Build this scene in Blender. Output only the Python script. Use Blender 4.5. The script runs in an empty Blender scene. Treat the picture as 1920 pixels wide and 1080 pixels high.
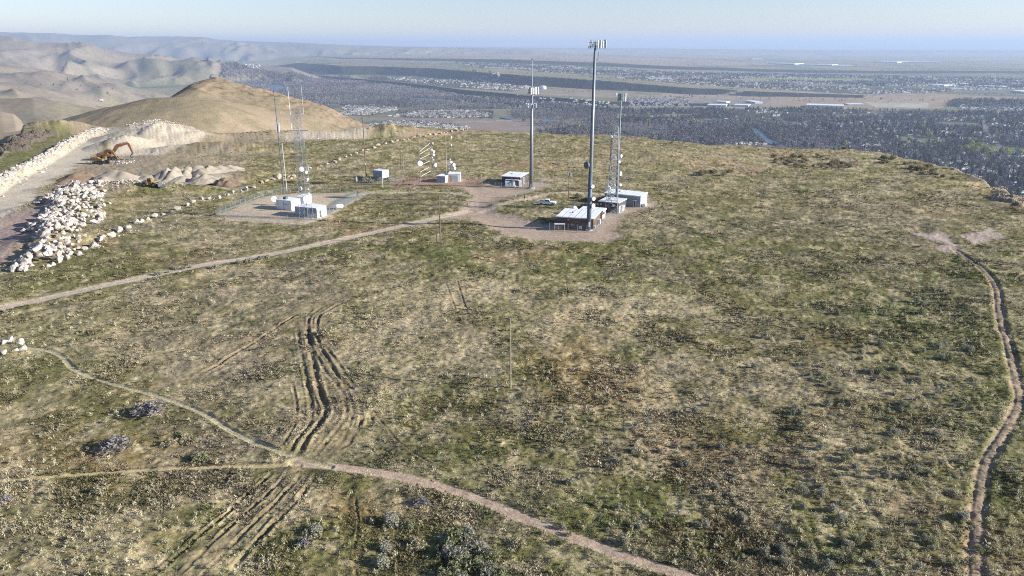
import bpy, math, random
import numpy as np
from mathutils import Vector, Matrix
R = math.radians
random.seed(7)
rng = np.random.default_rng(11)
SC = bpy.context.scene
COL = SC.collection

# ------------------------------------------------------------------ camera, world, sun, exposure
H = 50.0; FPX = 1346.0; PITCH = R(18.7)
CP, SP = math.cos(PITCH), math.sin(PITCH)
cam = bpy.data.objects.new('camera', bpy.data.cameras.new('camera'))
COL.objects.link(cam)
cam.location = (0, 0, H); cam.rotation_euler = (R(90) - PITCH, 0, 0)
cam.data.sensor_width = 36; cam.data.lens = 36 * FPX / 1920
cam.data.clip_start = 0.5; cam.data.clip_end = 300000
SC.camera = cam

SUN_EL, SUN_AZ = 20.0, 99.4          # azimuth clockwise from +Y
world = bpy.data.worlds.new('World'); SC.world = world; world.use_nodes = True
nt = world.node_tree; nt.nodes.clear()
sky = nt.nodes.new('ShaderNodeTexSky'); sky.sky_type = 'NISHITA'; sky.sun_disc = False
sky.sun_elevation = R(SUN_EL); sky.sun_rotation = R(SUN_AZ)
sky.altitude = 1100; sky.air_density = 1.0; sky.dust_density = 0.35; sky.ozone_density = 2.2
bg = nt.nodes.new('ShaderNodeBackground'); bg.inputs['Strength'].default_value = 0.074
wo = nt.nodes.new('ShaderNodeOutputWorld')
tv = nt.nodes.new('ShaderNodeVectorMath'); tv.operation = 'MULTIPLY'; tv.inputs[1].default_value = (1.07, 1.0, 1.10)
nt.links.new(sky.outputs[0], tv.inputs[0]); nt.links.new(tv.outputs[0], bg.inputs[0]); nt.links.new(bg.outputs[0], wo.inputs[0])
sun = bpy.data.objects.new('sun', bpy.data.lights.new('sun', 'SUN')); COL.objects.link(sun)
sun.data.energy = 5.0; sun.data.angle = R(0.53); sun.data.color = (1.0, 0.95, 0.87)
sd = Vector((math.sin(R(SUN_AZ)) * math.cos(R(SUN_EL)), math.cos(R(SUN_AZ)) * math.cos(R(SUN_EL)), math.sin(R(SUN_EL))))
sun.rotation_euler = sd.to_track_quat('Z', 'Y').to_euler(); sun.location = (100, -20, 120)
SC.view_settings.view_transform = 'Standard'; SC.view_settings.look = 'None'
SC.view_settings.exposure = 1.0; SC.view_settings.gamma = 1.0
SC.cycles.use_denoising = False; SC.cycles.use_adaptive_sampling = False; SC.cycles.denoiser = 'OPENIMAGEDENOISE'; SC.cycles.denoising_prefilter = 'ACCURATE'; SC.cycles.denoising_input_passes = 'RGB_ALBEDO_NORMAL'
SC.cycles.filter_width = 1.05; SC.cycles.max_bounces = 5; SC.cycles.diffuse_bounces = 2; SC.cycles.glossy_bounces = 2
SC.cycles.transparent_max_bounces = 12; SC.cycles.volume_bounces = 1
SC.cycles.sample_clamp_indirect = 4.0

# ------------------------------------------------------------------ pixel <-> world (reference photo is 1920 x 1080)
def ray(px, py):
    d = py - 540.0
    return (px - 960.0, FPX * CP - d * SP, -FPX * SP - d * CP)
def G(px, py, z=0.0):
    x, y, w = ray(px, py); t = (z - H) / w
    return (x * t, y * t)
def ZT(py, Y):                                     # height seen at row py above a base point Y metres ahead
    _, y, w = ray(960, py); return H + Y * w / y
def PX(x, y, z=0.0):
    dep = y * CP + (H - z) * SP
    dep = np.where(np.abs(dep) < 1e-3, 1e-3, dep)
    u = 960 + FPX * x / dep
    v = 540 + FPX * (-(z - H) * CP - y * SP) / dep
    bad = dep < 5
    return np.where(bad, -9999, u), np.where(bad, 9999, v)

# ------------------------------------------------------------------ numpy noise
def _h(ix, iy, s):
    ix = ix.astype(np.int64).astype(np.uint32); iy = iy.astype(np.int64).astype(np.uint32)
    n = ix * np.uint32(374761393) + iy * np.uint32(668265263) + np.uint32((s * 974634777 + 12345) & 0xffffffff)
    n = (n ^ (n >> np.uint32(13))) * np.uint32(1274126177)
    n = n ^ (n >> np.uint32(16))
    return (n & np.uint32(0xffffff)).astype(np.float64) / 16777215.0
def vn(x, y, s=0):                                 # value noise 0..1
    x = np.asarray(x, float); y = np.asarray(y, float)
    fx = np.floor(x); fy = np.floor(y); u = x - fx; v = y - fy
    u = u * u * (3 - 2 * u); v = v * v * (3 - 2 * v)
    a = _h(fx, fy, s); b = _h(fx + 1, fy, s); c = _h(fx, fy + 1, s); d = _h(fx + 1, fy + 1, s)
    return a + (b - a) * u + (c - a) * v + (a - b - c + d) * u * v
def fbm(x, y, s=0, o=4, g=0.5):
    t = 0; a = 1; n = 0
    for i in range(o):
        t = t + a * vn(x, y, s + i * 17); n += a; a *= g
        x, y = x * 1.6 + y * 1.2 + 5.3, y * 1.6 - x * 1.2 + 1.7
    return t / n
def ss(a, b, x):
    t = np.clip((x - a) / (b - a), 0, 1); return t * t * (3 - 2 * t)
def lin(r, g, b, k=1.0):
    def f(c):
        c /= 255.0
        return (c / 12.92 if c <= 0.04045 else ((c + 0.055) / 1.055) ** 2.4) * k
    return np.array([f(r), f(g), f(b)])
def polyd(X, Y, pts, maxd):                        # distance to a polyline, signed side, only near it
    d = np.full(X.shape, 1e9); side = np.zeros(X.shape); tt = np.zeros(X.shape)
    P = np.array(pts, float)
    m = (X > P[:, 0].min() - maxd) & (X < P[:, 0].max() + maxd) & (Y > P[:, 1].min() - maxd) & (Y < P[:, 1].max() + maxd)
    idx = np.nonzero(m)[0]
    if len(idx) == 0: return d, side, tt
    x = X[idx]; y = Y[idx]; dd = np.full(x.shape, 1e9); sg = np.zeros(x.shape); tq = np.zeros(x.shape)
    n = len(P) - 1
    for i in range(n):
        a = P[i]; b = P[i + 1]; e = b - a; L = e @ e + 1e-9
        t = np.clip(((x - a[0]) * e[0] + (y - a[1]) * e[1]) / L, 0, 1)
        qx = x - a[0] - e[0] * t; qy = y - a[1] - e[1] * t
        q = np.hypot(qx, qy); k = q < dd
        dd[k] = q[k]; sg[k] = np.sign(e[0] * qy - e[1] * qx)[k]; tq[k] = (i + t[k]) / n
    d[idx] = dd; side[idx] = sg; tt[idx] = tq
    return d, side, tt
def smooth(pts, n=6):                              # Catmull-Rom through points
    P = [pts[0]] + list(pts) + [pts[-1]]; out = []
    for i in range(1, len(P) - 2):
        p0, p1, p2, p3 = [np.array(q, float) for q in P[i - 1:i + 3]]
        for k in range(n):
            t = k / n
            out.append(tuple(0.5 * (2 * p1 + (p2 - p0) * t + (2 * p0 - 5 * p1 + 4 * p2 - p3) * t * t + (3 * p1 - p0 - 3 * p2 + p3) * t ** 3)))
    out.append(tuple(pts[-1])); return out
def inpoly(X, Y, pts):
    r = np.zeros(X.shape, bool); n = len(pts); j = n - 1
    for i in range(n):
        xi, yi = pts[i]; xj, yj = pts[j]
        if yi != yj:
            r ^= ((yi > Y) != (yj > Y)) & (X < (xj - xi) * (Y - yi) / (yj - yi) + xi)
        j = i
    return r
def W2(pts, z=0.0): return [G(a, b, z) for a, b in pts]
def wpoly(X, Y, pts, soft, z=0.0, wig=0.0, ws=6.0, seed=3):   # soft polygon mask, points in photo pixels on the ground
    P = W2(pts, z); A = np.array(P)
    if wig:
        X = X + (fbm(X / ws, Y / ws, seed, 3) - .5) * wig * 2; Y = Y + (fbm(X / ws + 9, Y / ws, seed + 1, 3) - .5) * wig * 2
    out = np.zeros(X.shape)
    m = (X > A[:, 0].min() - soft) & (X < A[:, 0].max() + soft) & (Y > A[:, 1].min() - soft) & (Y < A[:, 1].max() + soft)
    i = np.nonzero(m)[0]
    if len(i) == 0: return out
    d, _, _ = polyd(X[i], Y[i], P + [P[0]], 1e9)
    s = np.where(inpoly(X[i], Y[i], P), 1, -1) * d
    out[i] = ss(-soft, soft, s); return out

# ------------------------------------------------------------------ materials
def mat(name, col, rough=0.85, metal=0.0, var=0.12, scale=2.0, spec=0.3, bump=0.0, bscale=8.0):
    m = bpy.data.materials.new(name); m.use_nodes = True; n = m.node_tree; b = n.nodes['Principled BSDF']
    b.inputs['Roughness'].default_value = rough; b.inputs['Metallic'].default_value = metal
    b.inputs['Specular IOR Level'].default_value = spec
    tc = n.nodes.new('ShaderNodeTexCoord'); ns = n.nodes.new('ShaderNodeTexNoise')
    ns.inputs['Scale'].default_value = scale; ns.inputs['Detail'].default_value = 5
    n.links.new(tc.outputs['Object'], ns.inputs['Vector'])
    rp = n.nodes.new('ShaderNodeValToRGB')
    c = np.array(col, float)
    rp.color_ramp.elements[0].position = 0.3; rp.color_ramp.elements[1].position = 0.7
    rp.color_ramp.elements[0].color = (*np.clip(c * (1 - var), 0, 1), 1); rp.color_ramp.elements[1].color = (*np.clip(c * (1 + var), 0, 1), 1)
    n.links.new(ns.outputs['Fac'], rp.inputs['Fac']); n.links.new(rp.outputs['Color'], b.inputs['Base Color'])
    if bump:
        n2 = n.nodes.new('ShaderNodeTexNoise'); n2.inputs['Scale'].default_value = bscale; n2.inputs['Detail'].default_value = 6
        n.links.new(tc.outputs['Object'], n2.inputs['Vector'])
        bp = n.nodes.new('ShaderNodeBump'); bp.inputs['Distance'].default_value = bump
        n.links.new(n2.outputs['Fac'], bp.inputs['Height']); n.links.new(bp.outputs['Normal'], b.inputs['Normal'])
    return m
def attr_mat(name, noise=(), bump=0.0, bscale=1.0, rough=0.95, transl=0.0, amp=0.5):
    m = bpy.data.materials.new(name); m.use_nodes = True; n = m.node_tree; b = n.nodes['Principled BSDF']
    b.inputs['Roughness'].default_value = rough; b.inputs['Specular IOR Level'].default_value = 0.08
    at = n.nodes.new('ShaderNodeAttribute'); at.attribute_name = 'col'; out = at.outputs['Color']
    tc = n.nodes.new('ShaderNodeTexCoord')
    for sc_, a in noise:
        ns = n.nodes.new('ShaderNodeTexNoise'); ns.inputs['Scale'].default_value = sc_; ns.inputs['Detail'].default_value = 3
        ns.inputs['Roughness'].default_value = 0.65
        n.links.new(tc.outputs['Object'], ns.inputs['Vector'])
        mr = n.nodes.new('ShaderNodeMapRange'); mr.inputs['From Min'].default_value = 0.3; mr.inputs['From Max'].default_value = 0.7
        mr.inputs['To Min'].default_value = 1 - a; mr.inputs['To Max'].default_value = 1 + a
        n.links.new(ns.outputs['Fac'], mr.inputs['Value'])
        vm = n.nodes.new('ShaderNodeVectorMath'); vm.operation = 'SCALE'
        n.links.new(out, vm.inputs[0]); n.links.new(mr.outputs[0], vm.inputs['Scale']); out = vm.outputs[0]
    n.links.new(out, b.inputs['Base Color'])
    if bump:
        n2 = n.nodes.new('ShaderNodeTexNoise'); n2.inputs['Scale'].default_value = bscale; n2.inputs['Detail'].default_value = 5
        n2.inputs['Roughness'].default_value = 0.7
        n.links.new(tc.outputs['Object'], n2.inputs['Vector'])
        bp = n.nodes.new('ShaderNodeBump'); bp.inputs['Distance'].default_value = bump; bp.inputs['Strength'].default_value = 1
        n.links.new(n2.outputs['Fac'], bp.inputs['Height']); n.links.new(bp.outputs['Normal'], b.inputs['Normal'])
    if transl:
        tr = n.nodes.new('ShaderNodeBsdfTranslucent'); n.links.new(out, tr.inputs['Color'])
        mx = n.nodes.new('ShaderNodeMixShader'); mx.inputs[0].default_value = transl
        n.links.new(b.outputs[0], mx.inputs[1]); n.links.new(tr.outputs[0], mx.inputs[2])
        n.links.new(mx.outputs[0], n.nodes['Material Output'].inputs['Surface'])
    return m

# ------------------------------------------------------------------ object helpers
def tag(o, label=None, cat=None, group=None, kind=None):
    if label: o['label'] = label
    if cat: o['category'] = cat
    if group: o['group'] = group
    if kind: o['kind'] = kind
    return o
def empty(name, loc, rz, label, cat, group=None):
    o = bpy.data.objects.new(name, None); COL.objects.link(o); o.location = loc; o.rotation_euler = (0, 0, rz)
    o.empty_display_size = 0.5
    return tag(o, label, cat, group)
def npmesh(name, V, faces, m, cols=None, nper=None, smoothf=False, link=True):
    """faces: (n,k) int array; cols: (nverts,3)"""
    me = bpy.data.meshes.new(name); V = np.asarray(V, np.float32); faces = np.asarray(faces, np.int32)
    k = faces.shape[1]; nf = faces.shape[0]
    me.vertices.add(len(V)); me.vertices.foreach_set('co', V.ravel())
    me.loops.add(nf * k); me.loops.foreach_set('vertex_index', faces.ravel())
    me.polygons.add(nf); me.polygons.foreach_set('loop_start', np.arange(0, nf * k, k, dtype=np.int32))
    me.update(calc_edges=True)
    me.polygons.foreach_set('use_smooth', np.full(nf, smoothf))
    if cols is not None:
        a = me.color_attributes.new('col', 'FLOAT_COLOR', 'POINT')
        c = np.ones((len(V), 4), np.float32); c[:, :3] = cols; a.data.foreach_set('color', c.ravel())
    me.materials.append(m)
    o = bpy.data.objects.new(name, me)
    if link: COL.objects.link(o)
    return o
def grid_faces(nr, nc):
    i = np.arange(nr * nc).reshape(nr, nc)
    return np.stack([i[:-1, :-1], i[:-1, 1:], i[1:, 1:], i[1:, :-1]], -1).reshape(-1, 4)

class MB:
    def __init__(s): s.v = []; s.f = []
    def add(s, vs, fs):
        n = len(s.v); s.v += [tuple(v) for v in vs]; s.f += [[i + n for i in f] for f in fs]
    def box(s, x0, x1, y0, y1, z0, z1):
        s.add([(x0, y0, z0), (x1, y0, z0), (x1, y1, z0), (x0, y1, z0), (x0, y0, z1), (x1, y0, z1), (x1, y1, z1), (x0, y1, z1)],
              [(0, 3, 2, 1), (4, 5, 6, 7), (0, 1, 5, 4), (1, 2, 6, 5), (2, 3, 7, 6), (3, 0, 4, 7)]); return s
    def tube(s, a, b, r0, r1=None, n=8, caps=True):
        r1 = r0 if r1 is None else r1
        a = Vector(a); b = Vector(b); d = (b - a).normalized(); u = d.orthogonal().normalized(); w = d.cross(u)
        vs = []
        for p, r in ((a, r0), (b, r1)):
            for k in range(n):
                t = 2 * math.pi * k / n; vs.append(p + u * math.cos(t) * r + w * math.sin(t) * r)
        fs = [(k, (k + 1) % n, n + (k + 1) % n, n + k) for k in range(n)]
        if caps: fs += [tuple(range(n - 1, -1, -1)), tuple(range(n, 2 * n))]
        s.add(vs, fs); return s
    def bar(s, a, b, w): return s.tube(a, b, w, n=4)
    def prism(s, prof, y0, y1):                    # profile in xz, extruded along y
        n = len(prof)
        s.add([(p[0], y0, p[1]) for p in prof] + [(p[0], y1, p[1]) for p in prof],
              [tuple(range(n)), tuple(range(2 * n - 1, n - 1, -1))] + [(k, n + k, n + (k + 1) % n, (k + 1) % n) for k in range(n)]); return s
    def lathe(s, c, d, prof, n=16):                # profile [(along, radius)]
        c = Vector(c); d = Vector(d).normalized(); u = d.orthogonal().normalized(); w = d.cross(u); vs = []
        for h, r in prof:
            for k in range(n):
                t = 2 * math.pi * k / n; vs.append(c + d * h + u * math.cos(t) * max(r, 1e-3) + w * math.sin(t) * max(r, 1e-3))
        fs = []
        for i in range(len(prof) - 1):
            for k in range(n):
                fs.append((i * n + k, i * n + (k + 1) % n, (i + 1) * n + (k + 1) % n, (i + 1) * n + k))
        fs += [tuple(range(n - 1, -1, -1)), tuple(range((len(prof) - 1) * n, len(prof) * n))]
        s.add(vs, fs); return s
    def build(s, name, m, parent=None, bevel=0.0, smoothf=False):
        me = bpy.data.meshes.new(name); me.from_pydata(s.v, [], s.f); me.materials.append(m)
        o = bpy.data.objects.new(name, me); COL.objects.link(o)
        if parent: o.parent = parent
        if smoothf:
            me.polygons.foreach_set('use_smooth', np.full(len(me.polygons), True))
        if bevel:
            b = o.modifiers.new('b', 'BEVEL'); b.width = bevel; b.segments = 2; b.limit_method = 'ANGLE'
        return o
def kids(o): return [c for c in COL.objects if c.parent == o]

# ================================================================== MESA GROUND
K = 0.80                                           # display colour -> albedo for horizontal sunlit ground
RIM = [(-900, 560), (-500, 470), (-250, 400), (-100, 335), (0, 292), (30, 262), (50, 240), (75, 229), (110, 226), (150, 233), (230, 238), (380, 247), (480, 250), (600, 249),
       (690, 246), (730, 240), (790, 237), (850, 242), (900, 243), (1000, 247), (1100, 251), (1200, 255), (1260, 265), (1330, 271),
       (1440, 276), (1560, 280), (1640, 284), (1700, 297), (1780, 313), (1850, 346), (1920, 386), (1990, 425), (2100, 480), (2400, 600)]
_rw = np.array(W2(RIM)); _ra = np.arctan2(_rw[:, 0], _rw[:, 1]); _rr = np.hypot(_rw[:, 0], _rw[:, 1])
_ra = np.concatenate([[-math.pi], [-2.2], _ra, [1.6, 2.4, math.pi]]); _rr = np.concatenate([[170], [190], _rr, [170, 170, 170]])
def rimR(th): return np.interp(th, _ra, _rr)

def PL(pts, n=5): return smooth(W2(pts), n)
ROAD = PL([(-160, 605), (0, 573), (150, 543), (300, 512), (400, 492), (520, 472), (640, 448), (740, 427), (820, 410), (880, 397)])
TRAIL = PL([(-100, 925), (0, 912), (120, 902), (300, 888), (450, 880), (560, 877)])
TRAIL2 = PL([(560, 872), (640, 878), (750, 892), (870, 922), (960, 957), (1100, 1012), (1200, 1049), (1330, 1090), (1500, 1160)])
TRAIL3 = PL([(55, 648), (95, 655), (118, 668), (140, 692), (200, 713), (300, 742), (380, 776), (430, 806), (500, 842), (560, 861), (620, 877)])
RTRAIL = PL([(1790, 466), (1840, 505), (1866, 540), (1874, 600), (1890, 650), (1903, 700), (1912, 750), (1882, 810), (1850, 860), (1838, 920), (1832, 980), (1830, 1080), (1835, 1200)])
GPATH = PL([(640, 372), (690, 362), (760, 360), (830, 363), (870, 367)])
BPATH = PL([(905, 398), (960, 382), (1010, 371), (1043, 364), (1110, 364), (1150, 370)])
HAUL = PL([(-120, 440), (0, 388), (60, 345), (120, 305), (165, 270), (215, 243)])
RUTS = [  # (points, half width m, depth m)
    ([(557, 608), (563, 654), (573, 706), (582, 750), (583, 790), (572, 812), (557, 832), (541, 852)], .38, .30),
    ([(575, 606), (580, 640), (592, 700), (600, 735), (612, 765), (605, 790), (587, 812), (572, 832), (560, 856)], .50, .50),
    ([(655, 556), (620, 570), (590, 586), (578, 606), (583, 640), (603, 687), (640, 735), (650, 770), (640, 800), (600, 846), (590, 860)], .34, .24),
    ([(668, 560), (630, 576), (602, 592), (594, 615), (600, 650), (632, 702), (668, 742), (678, 785), (655, 828), (618, 858)], .36, .34),
    ([(565, 586), (520, 614), (480, 637), (440, 661), (405, 684), (372, 700)], .34, .60),
    ([(560, 580), (515, 607), (475, 630), (430, 655)], .25, .10),
    ([(512, 892), (472, 925), (428, 966), (366, 1018), (288, 1085)], .30, .42),
    ([(542, 891), (495, 938), (448, 978), (392, 1030), (335, 1085)], .28, .30),
    ([(568, 888), (538, 925), (488, 975), (440, 1022), (378, 1085)], .28, .34),
    ([(594, 890), (572, 925), (530, 970), (480, 1022), (420, 1085)], .36, .50),
    ([(833, 525), (845, 560), (856, 590), (866, 618)], .22, .08),
    ([(856, 526), (866, 560), (876, 590), (888, 612)], .22, .10),
    ([(600, 640), (640, 690), (672, 735), (690, 770), (700, 790)], .3, .16), ([(575, 612), (600, 665), (640, 715), (662, 760), (655, 800), (628, 845), (606, 858)], .28, .2), ([(548, 720), (556, 760), (552, 800), (530, 840)], .26, .14),
    ([(1250, 381), (1330, 392), (1400, 399), (1460, 406), (1540, 417)], .55, .28),
    ([(700, 770), (740, 820), (800, 862), (900, 905)], .22, .10),
    ([(1335, 905), (1342, 950), (1340, 990), (1325, 1030)], .25, .14),
    ([(665, 930), (672, 985), (664, 1040), (668, 1080)], .18, .13),
    ([(738, 960), (742, 1010), (748, 1060)], .20, .15),
    ([(1360, 290), (1390, 315), (1412, 335)], .35, .12), ([(1375, 288), (1405, 312), (1430, 333)], .35, .12),
    ([(0, 660 + 170), (60, 812), (130, 790)], .2, .06),
    ([(500, 700), (560, 655)], .2, .05)]
RUTW = [(PL(p, 4), w, d) for p, w, d in RUTS]
BARE = [([(655, 556), (600, 582), (578, 620), (585, 680), (612, 740), (610, 800), (575, 860)], 1.9),
        ([(600, 600), (625, 690), (660, 760), (640, 830), (600, 860)], 1.6),
        ([(555, 590), (500, 620), (450, 650), (390, 690), (300, 722)], 1.5),
        ([(552, 892), (500, 945), (430, 1010), (350, 1085)], 2.0),
        ([(860, 525), (872, 590), (880, 640)], 1.2),
        ([(480, 350), (620, 345), (760, 342)], 1.5)]
BAREW = [(PL(p, 4), w) for p, w in BARE]
PADS = [[(828, 412), (858, 398), (878, 382), (880, 366), (870, 352), (835, 346), (770, 346), (735, 340), (790, 336), (880, 340), (905, 350), (940, 345), (1010, 340), (1030, 346),
         (1018, 356), (985, 364), (945, 372), (915, 385), (930, 402), (972, 411), (1000, 423), (1040, 427), (1120, 395), (1160, 372), (1222, 374),
         (1238, 384), (1215, 394), (1172, 406), (1155, 430), (1163, 445), (1138, 455), (1062, 456), (990, 451), (951, 441), (917, 427), (880, 411)]]
COMP = [(404, 404), (494, 367), (545, 361), (690, 361), (674, 373), (614, 406), (570, 421), (430, 413)]
SLABS = [[(1716, 440), (1730, 436), (1760, 438), (1764, 428), (1768, 440), (1785, 452), (1812, 458), (1793, 463), (1760, 452), (1740, 447)],
         [(1757, 462), (1780, 458), (1795, 468), (1778, 471)],
         [(1796, 440), (1830, 438), (1850, 430), (1858, 425), (1866, 436), (1890, 446), (1850, 449), (1820, 457)]]

def bump2(x, y, px, py, rx, ry, h, rot=0.0, p=1.0):
    cx, cy = G(px, py); c, s = math.cos(rot), math.sin(rot)
    u = ((x - cx) * c + (y - cy) * s) / rx; v = (-(x - cx) * s + (y - cy) * c) / ry
    return h * np.clip(1 - np.sqrt(u * u + v * v + .01), 0, 1) ** p
def quarry_h(x, y):
    h = bump2(x, y, 300, 262, 42, 24, 9, -.1)
    h = np.maximum(h, bump2(x, y, 235, 276, 20, 20, 6, .5))
    h = np.maximum(h, bump2(x, y, 292, 245, 34, 16, 7, 0))
    h = h + bump2(x, y, 250, 348 + 8, 40, 9, 3.2, .02, .8)      # green berm before the sand
    h = h + bump2(x, y, 450, 335, 22, 12, 3.5, .3, .8)
    h = h + bump2(x, y, 420, 283, 50, 10, 4.5, -.05, .8)
    h = h + bump2(x, y, 735, 252, 34, 16, 6.5, 0, .9)
    h = h + bump2(x, y, 560, 256, 70, 9, 4.0, .02, .8)
    h = h + bump2(x, y, 120, 395, 24, 16, 3.2, .9) + bump2(x, y, 90, 455, 18, 12, 2.8, .8)
    h = h + bump2(x, y, 100, 245, 26, 26, 8, 0, .8)
    # rubble berm on the left of the haul road
    d, s, t = polyd(x, y, BERM, 14); h = h + 2.8 * (1 - ss(.8, 5.0, d))
    return h
BERM = PL([(-60, 392), (0, 350), (50, 322), (100, 292), (150, 262), (190, 244)])

def mesa_z(x, y, fine=True):
    x = np.asarray(x, float).ravel(); y = np.asarray(y, float).ravel()
    r = np.hypot(x, y); th = np.arctan2(x, y)
    z = (fbm(x / 70, y / 70, 5, 3) - .5) * 2.4 + (fbm(x / 14, y / 14, 8, 3) - .5) * .75
    pad = np.zeros(x.shape)
    for P in PADS: pad = np.maximum(pad, wpoly(x, y, P, 4))
    pad = np.maximum(pad, wpoly(x, y, COMP, 4))
    z = z * (1 - pad)
    q = quarry_h(x, y); z = z + q * (1 + .5 * (fbm(x / 6, y / 6, 77, 4, .6) - .5))
    if fine:
        rdm = np.zeros(x.shape)
        for L, w in ((ROAD, 1.9), (TRAIL2, .9), (TRAIL3, .45), (TRAIL, .4), (HAUL, 6)):
            d, s, t = polyd(x, y, L, w * 3); rdm = np.maximum(rdm, 1 - ss(w * .9, w * 1.6, d))
        pad0 = pad; pad = np.maximum(pad, rdm)
        z = z + ((fbm(x / 1.6, y / 1.6, 21, 3, .6) - .5) * .30 + (vn(x / .5, y / .5, 44) - .5) * .07 + (vn(x / .8, y / .8, 45) - .5) * .14) * (1 - .85 * pad)
        z = z + (fbm(x / 3.5, y / 3.5, 25, 3, .6) - .5) * .45 * (1 - .9 * pad); pad = pad0
    for L, w, dep in ((ROAD, 1.9, .12), (TRAIL2, 1.1, .14), (TRAIL3, .45, .16), (TRAIL, .4, .06)):
        d, s, t = polyd(x, y, L, w * 3)
        z = z - dep * (1 - ss(w * .6, w * 1.25, d)) + .05 * np.exp(-((d - w * 1.5) / (w * .35)) ** 2)
    d, s, t = polyd(x, y, RTRAIL, 5)
    wv = .5 + .9 * fbm(x / 2.2, y / 2.2, 64, 2); z = z - wv * (.12 * np.exp(-((d - .55) / .22) ** 2) + .12 * (1 - ss(.7, 1.2, d))) + wv * .07 * np.exp(-((d - 1.4) / .35) ** 2)
    for L, w, dep in RUTW:
        d, s, t = polyd(x, y, L, w * 5)
        e = np.minimum(1, np.minimum(t, 1 - t) * 9)
        wob = .55 + .9 * vn(x * .9, y * .9, 61)
        wob = wob * (.35 + .9 * ss(.3, .6, fbm(x / 3.2, y / 3.2, 63, 2)))
        z = z - .46 * dep * e * wob * (1 - ss(w * .35, w * .95, d)) + dep * .25 * e * wob * np.exp(-((d - w * 1.5) / (w * .45)) ** 2)
    # rim and flanks
    Rm = rimR(th) * (1 + (fbm(th * 30, th * 0 + 2.2, 31, 3) - .5) * .035)
    o = r - Rm
    rock = (fbm(x / 9, y / 9, 91, 4, .6) - .5)
    slope = .55 + .3 * fbm(x / 60, y / 60, 12, 3)
    drop = np.where(o > 0, slope * (np.sqrt(o * o + 9) - 3) , 0)
    rightcliff = ss(.50, .60, th)
    z = z - drop + rock * 3.2 * ss(-12, 6, o) * (.4 + 1.2 * rightcliff + 1.2 * (1 - ss(-.60, -.52, th)))
    return np.maximum(z, -301.5)
def zg(x, y): return float(mesa_z(np.array([x]), np.array([y]), False)[0])
def GZ(px, py):                                     # pixel on the real surface
    z = 0.0
    for _ in range(5):
        x, y = G(px, py, z); z = .5 * z + .5 * zg(x, y)
    x, y = G(px, py, z)
    return x, y, zg(x, y)

GREEN = lin(112, 116, 66, K); OLIVE = lin(134, 125, 84, K); STRAW = lin(194, 178, 142, K); GREYB = lin(154, 140, 118, K); RUST = lin(154, 120, 82, K)
DIRT = lin(206, 188, 166, K); PINK = lin(168, 146, 130, K); SAND = lin(212, 198, 174, K); DARKG = lin(88, 92, 60, K)
BLOBS = [  # px, py, rx(px), ry(px), colour, weight
    (850, 488, 45, 28, GREEN, .95), (905, 505, 50, 14, GREEN, .6), (1000, 478, 60, 12, RUST, .35), (935, 490, 45, 12, RUST, .35),
    (1050, 520, 90, 22, GREEN, .45), (700, 640, 110, 55, STRAW, .7), (790, 560, 90, 30, STRAW, .5), (900, 560, 60, 30, STRAW, .8),
    (1100, 610, 90, 30, STRAW, .8), (1200, 560, 130, 22, STRAW, .35), (1250, 760, 80, 45, STRAW, .75), (1080, 690, 80, 50, RUST, .35), (1290, 840, 90, 50, RUST, .4),
    (1150, 730, 60, 40, RUST, .35), (1200, 660, 35, 22, GREEN, .7), (1230, 920, 60, 40, GREEN, .4), (1700, 620, 170, 70, GREEN, .75), (1840, 760, 70, 90, GREEN, .7),
    (1550, 600, 120, 60, GREEN, .4), (1880, 900, 60, 140, GREEN, .8), (1600, 860, 90, 40, STRAW, .5), (1650, 970, 60, 40, STRAW, .45), (1560, 1010, 120, 50, GREEN, .6),
    (1600, 500, 200, 40, DARKG, .45), (1450, 430, 220, 25, DARKG, .5), (1650, 400, 180, 30, GREYB, .4), (1250, 300, 300, 22, STRAW, .35), (1100, 280, 250, 14, OLIVE, .5),
    (250, 640, 160, 60, STRAW, .4), (120, 620, 60, 25, GREEN, .3), (330, 640, 100, 40, GREYB, .4), (60, 690, 120, 40, GREEN, .5), (470, 700, 90, 70, GREYB, .55),
    (450, 560, 120, 40, GREYB, .35), (560, 530, 90, 30, GREYB, .4), (150, 860, 200, 30, RUST, .3), (250, 790, 120, 20, GREEN, .4), (160, 1000, 160, 40, STRAW, .3),
    (120, 1010, 60, 25, GREEN, .5), (680, 960, 90, 40, RUST, .3), (760, 930, 60, 30, PINK, .35), (1100, 960, 200, 40, GREEN, .55), (850, 860, 140, 50, GREEN, .4), (960, 640, 30, 60, GREEN, .3),
    (150, 500, 140, 30, GREEN, .45), (400, 440, 130, 25, GREYB, .4), (60, 540, 60, 20, GREEN, .5), (640, 960, 40, 20, RUST, .4), (760, 390, 90, 20, OLIVE, .4), (700, 400, 80, 12, GREEN, .3),
    (1500, 700, 120, 60, GREYB, .45), (1580, 640, 60, 20, RUST, .3), (1220, 480, 120, 25, GREEN, .4), (1190, 415, 35, 20, STRAW, .5), (1330, 1030, 140, 30, GREEN, .35),
    (800, 700, 110, 40, GREYB, .3), (1000, 830, 120, 60, OLIVE, .4), (500, 600, 60, 25, GREEN, .3), (420, 800, 120, 50, GREYB, .35)]
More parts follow.
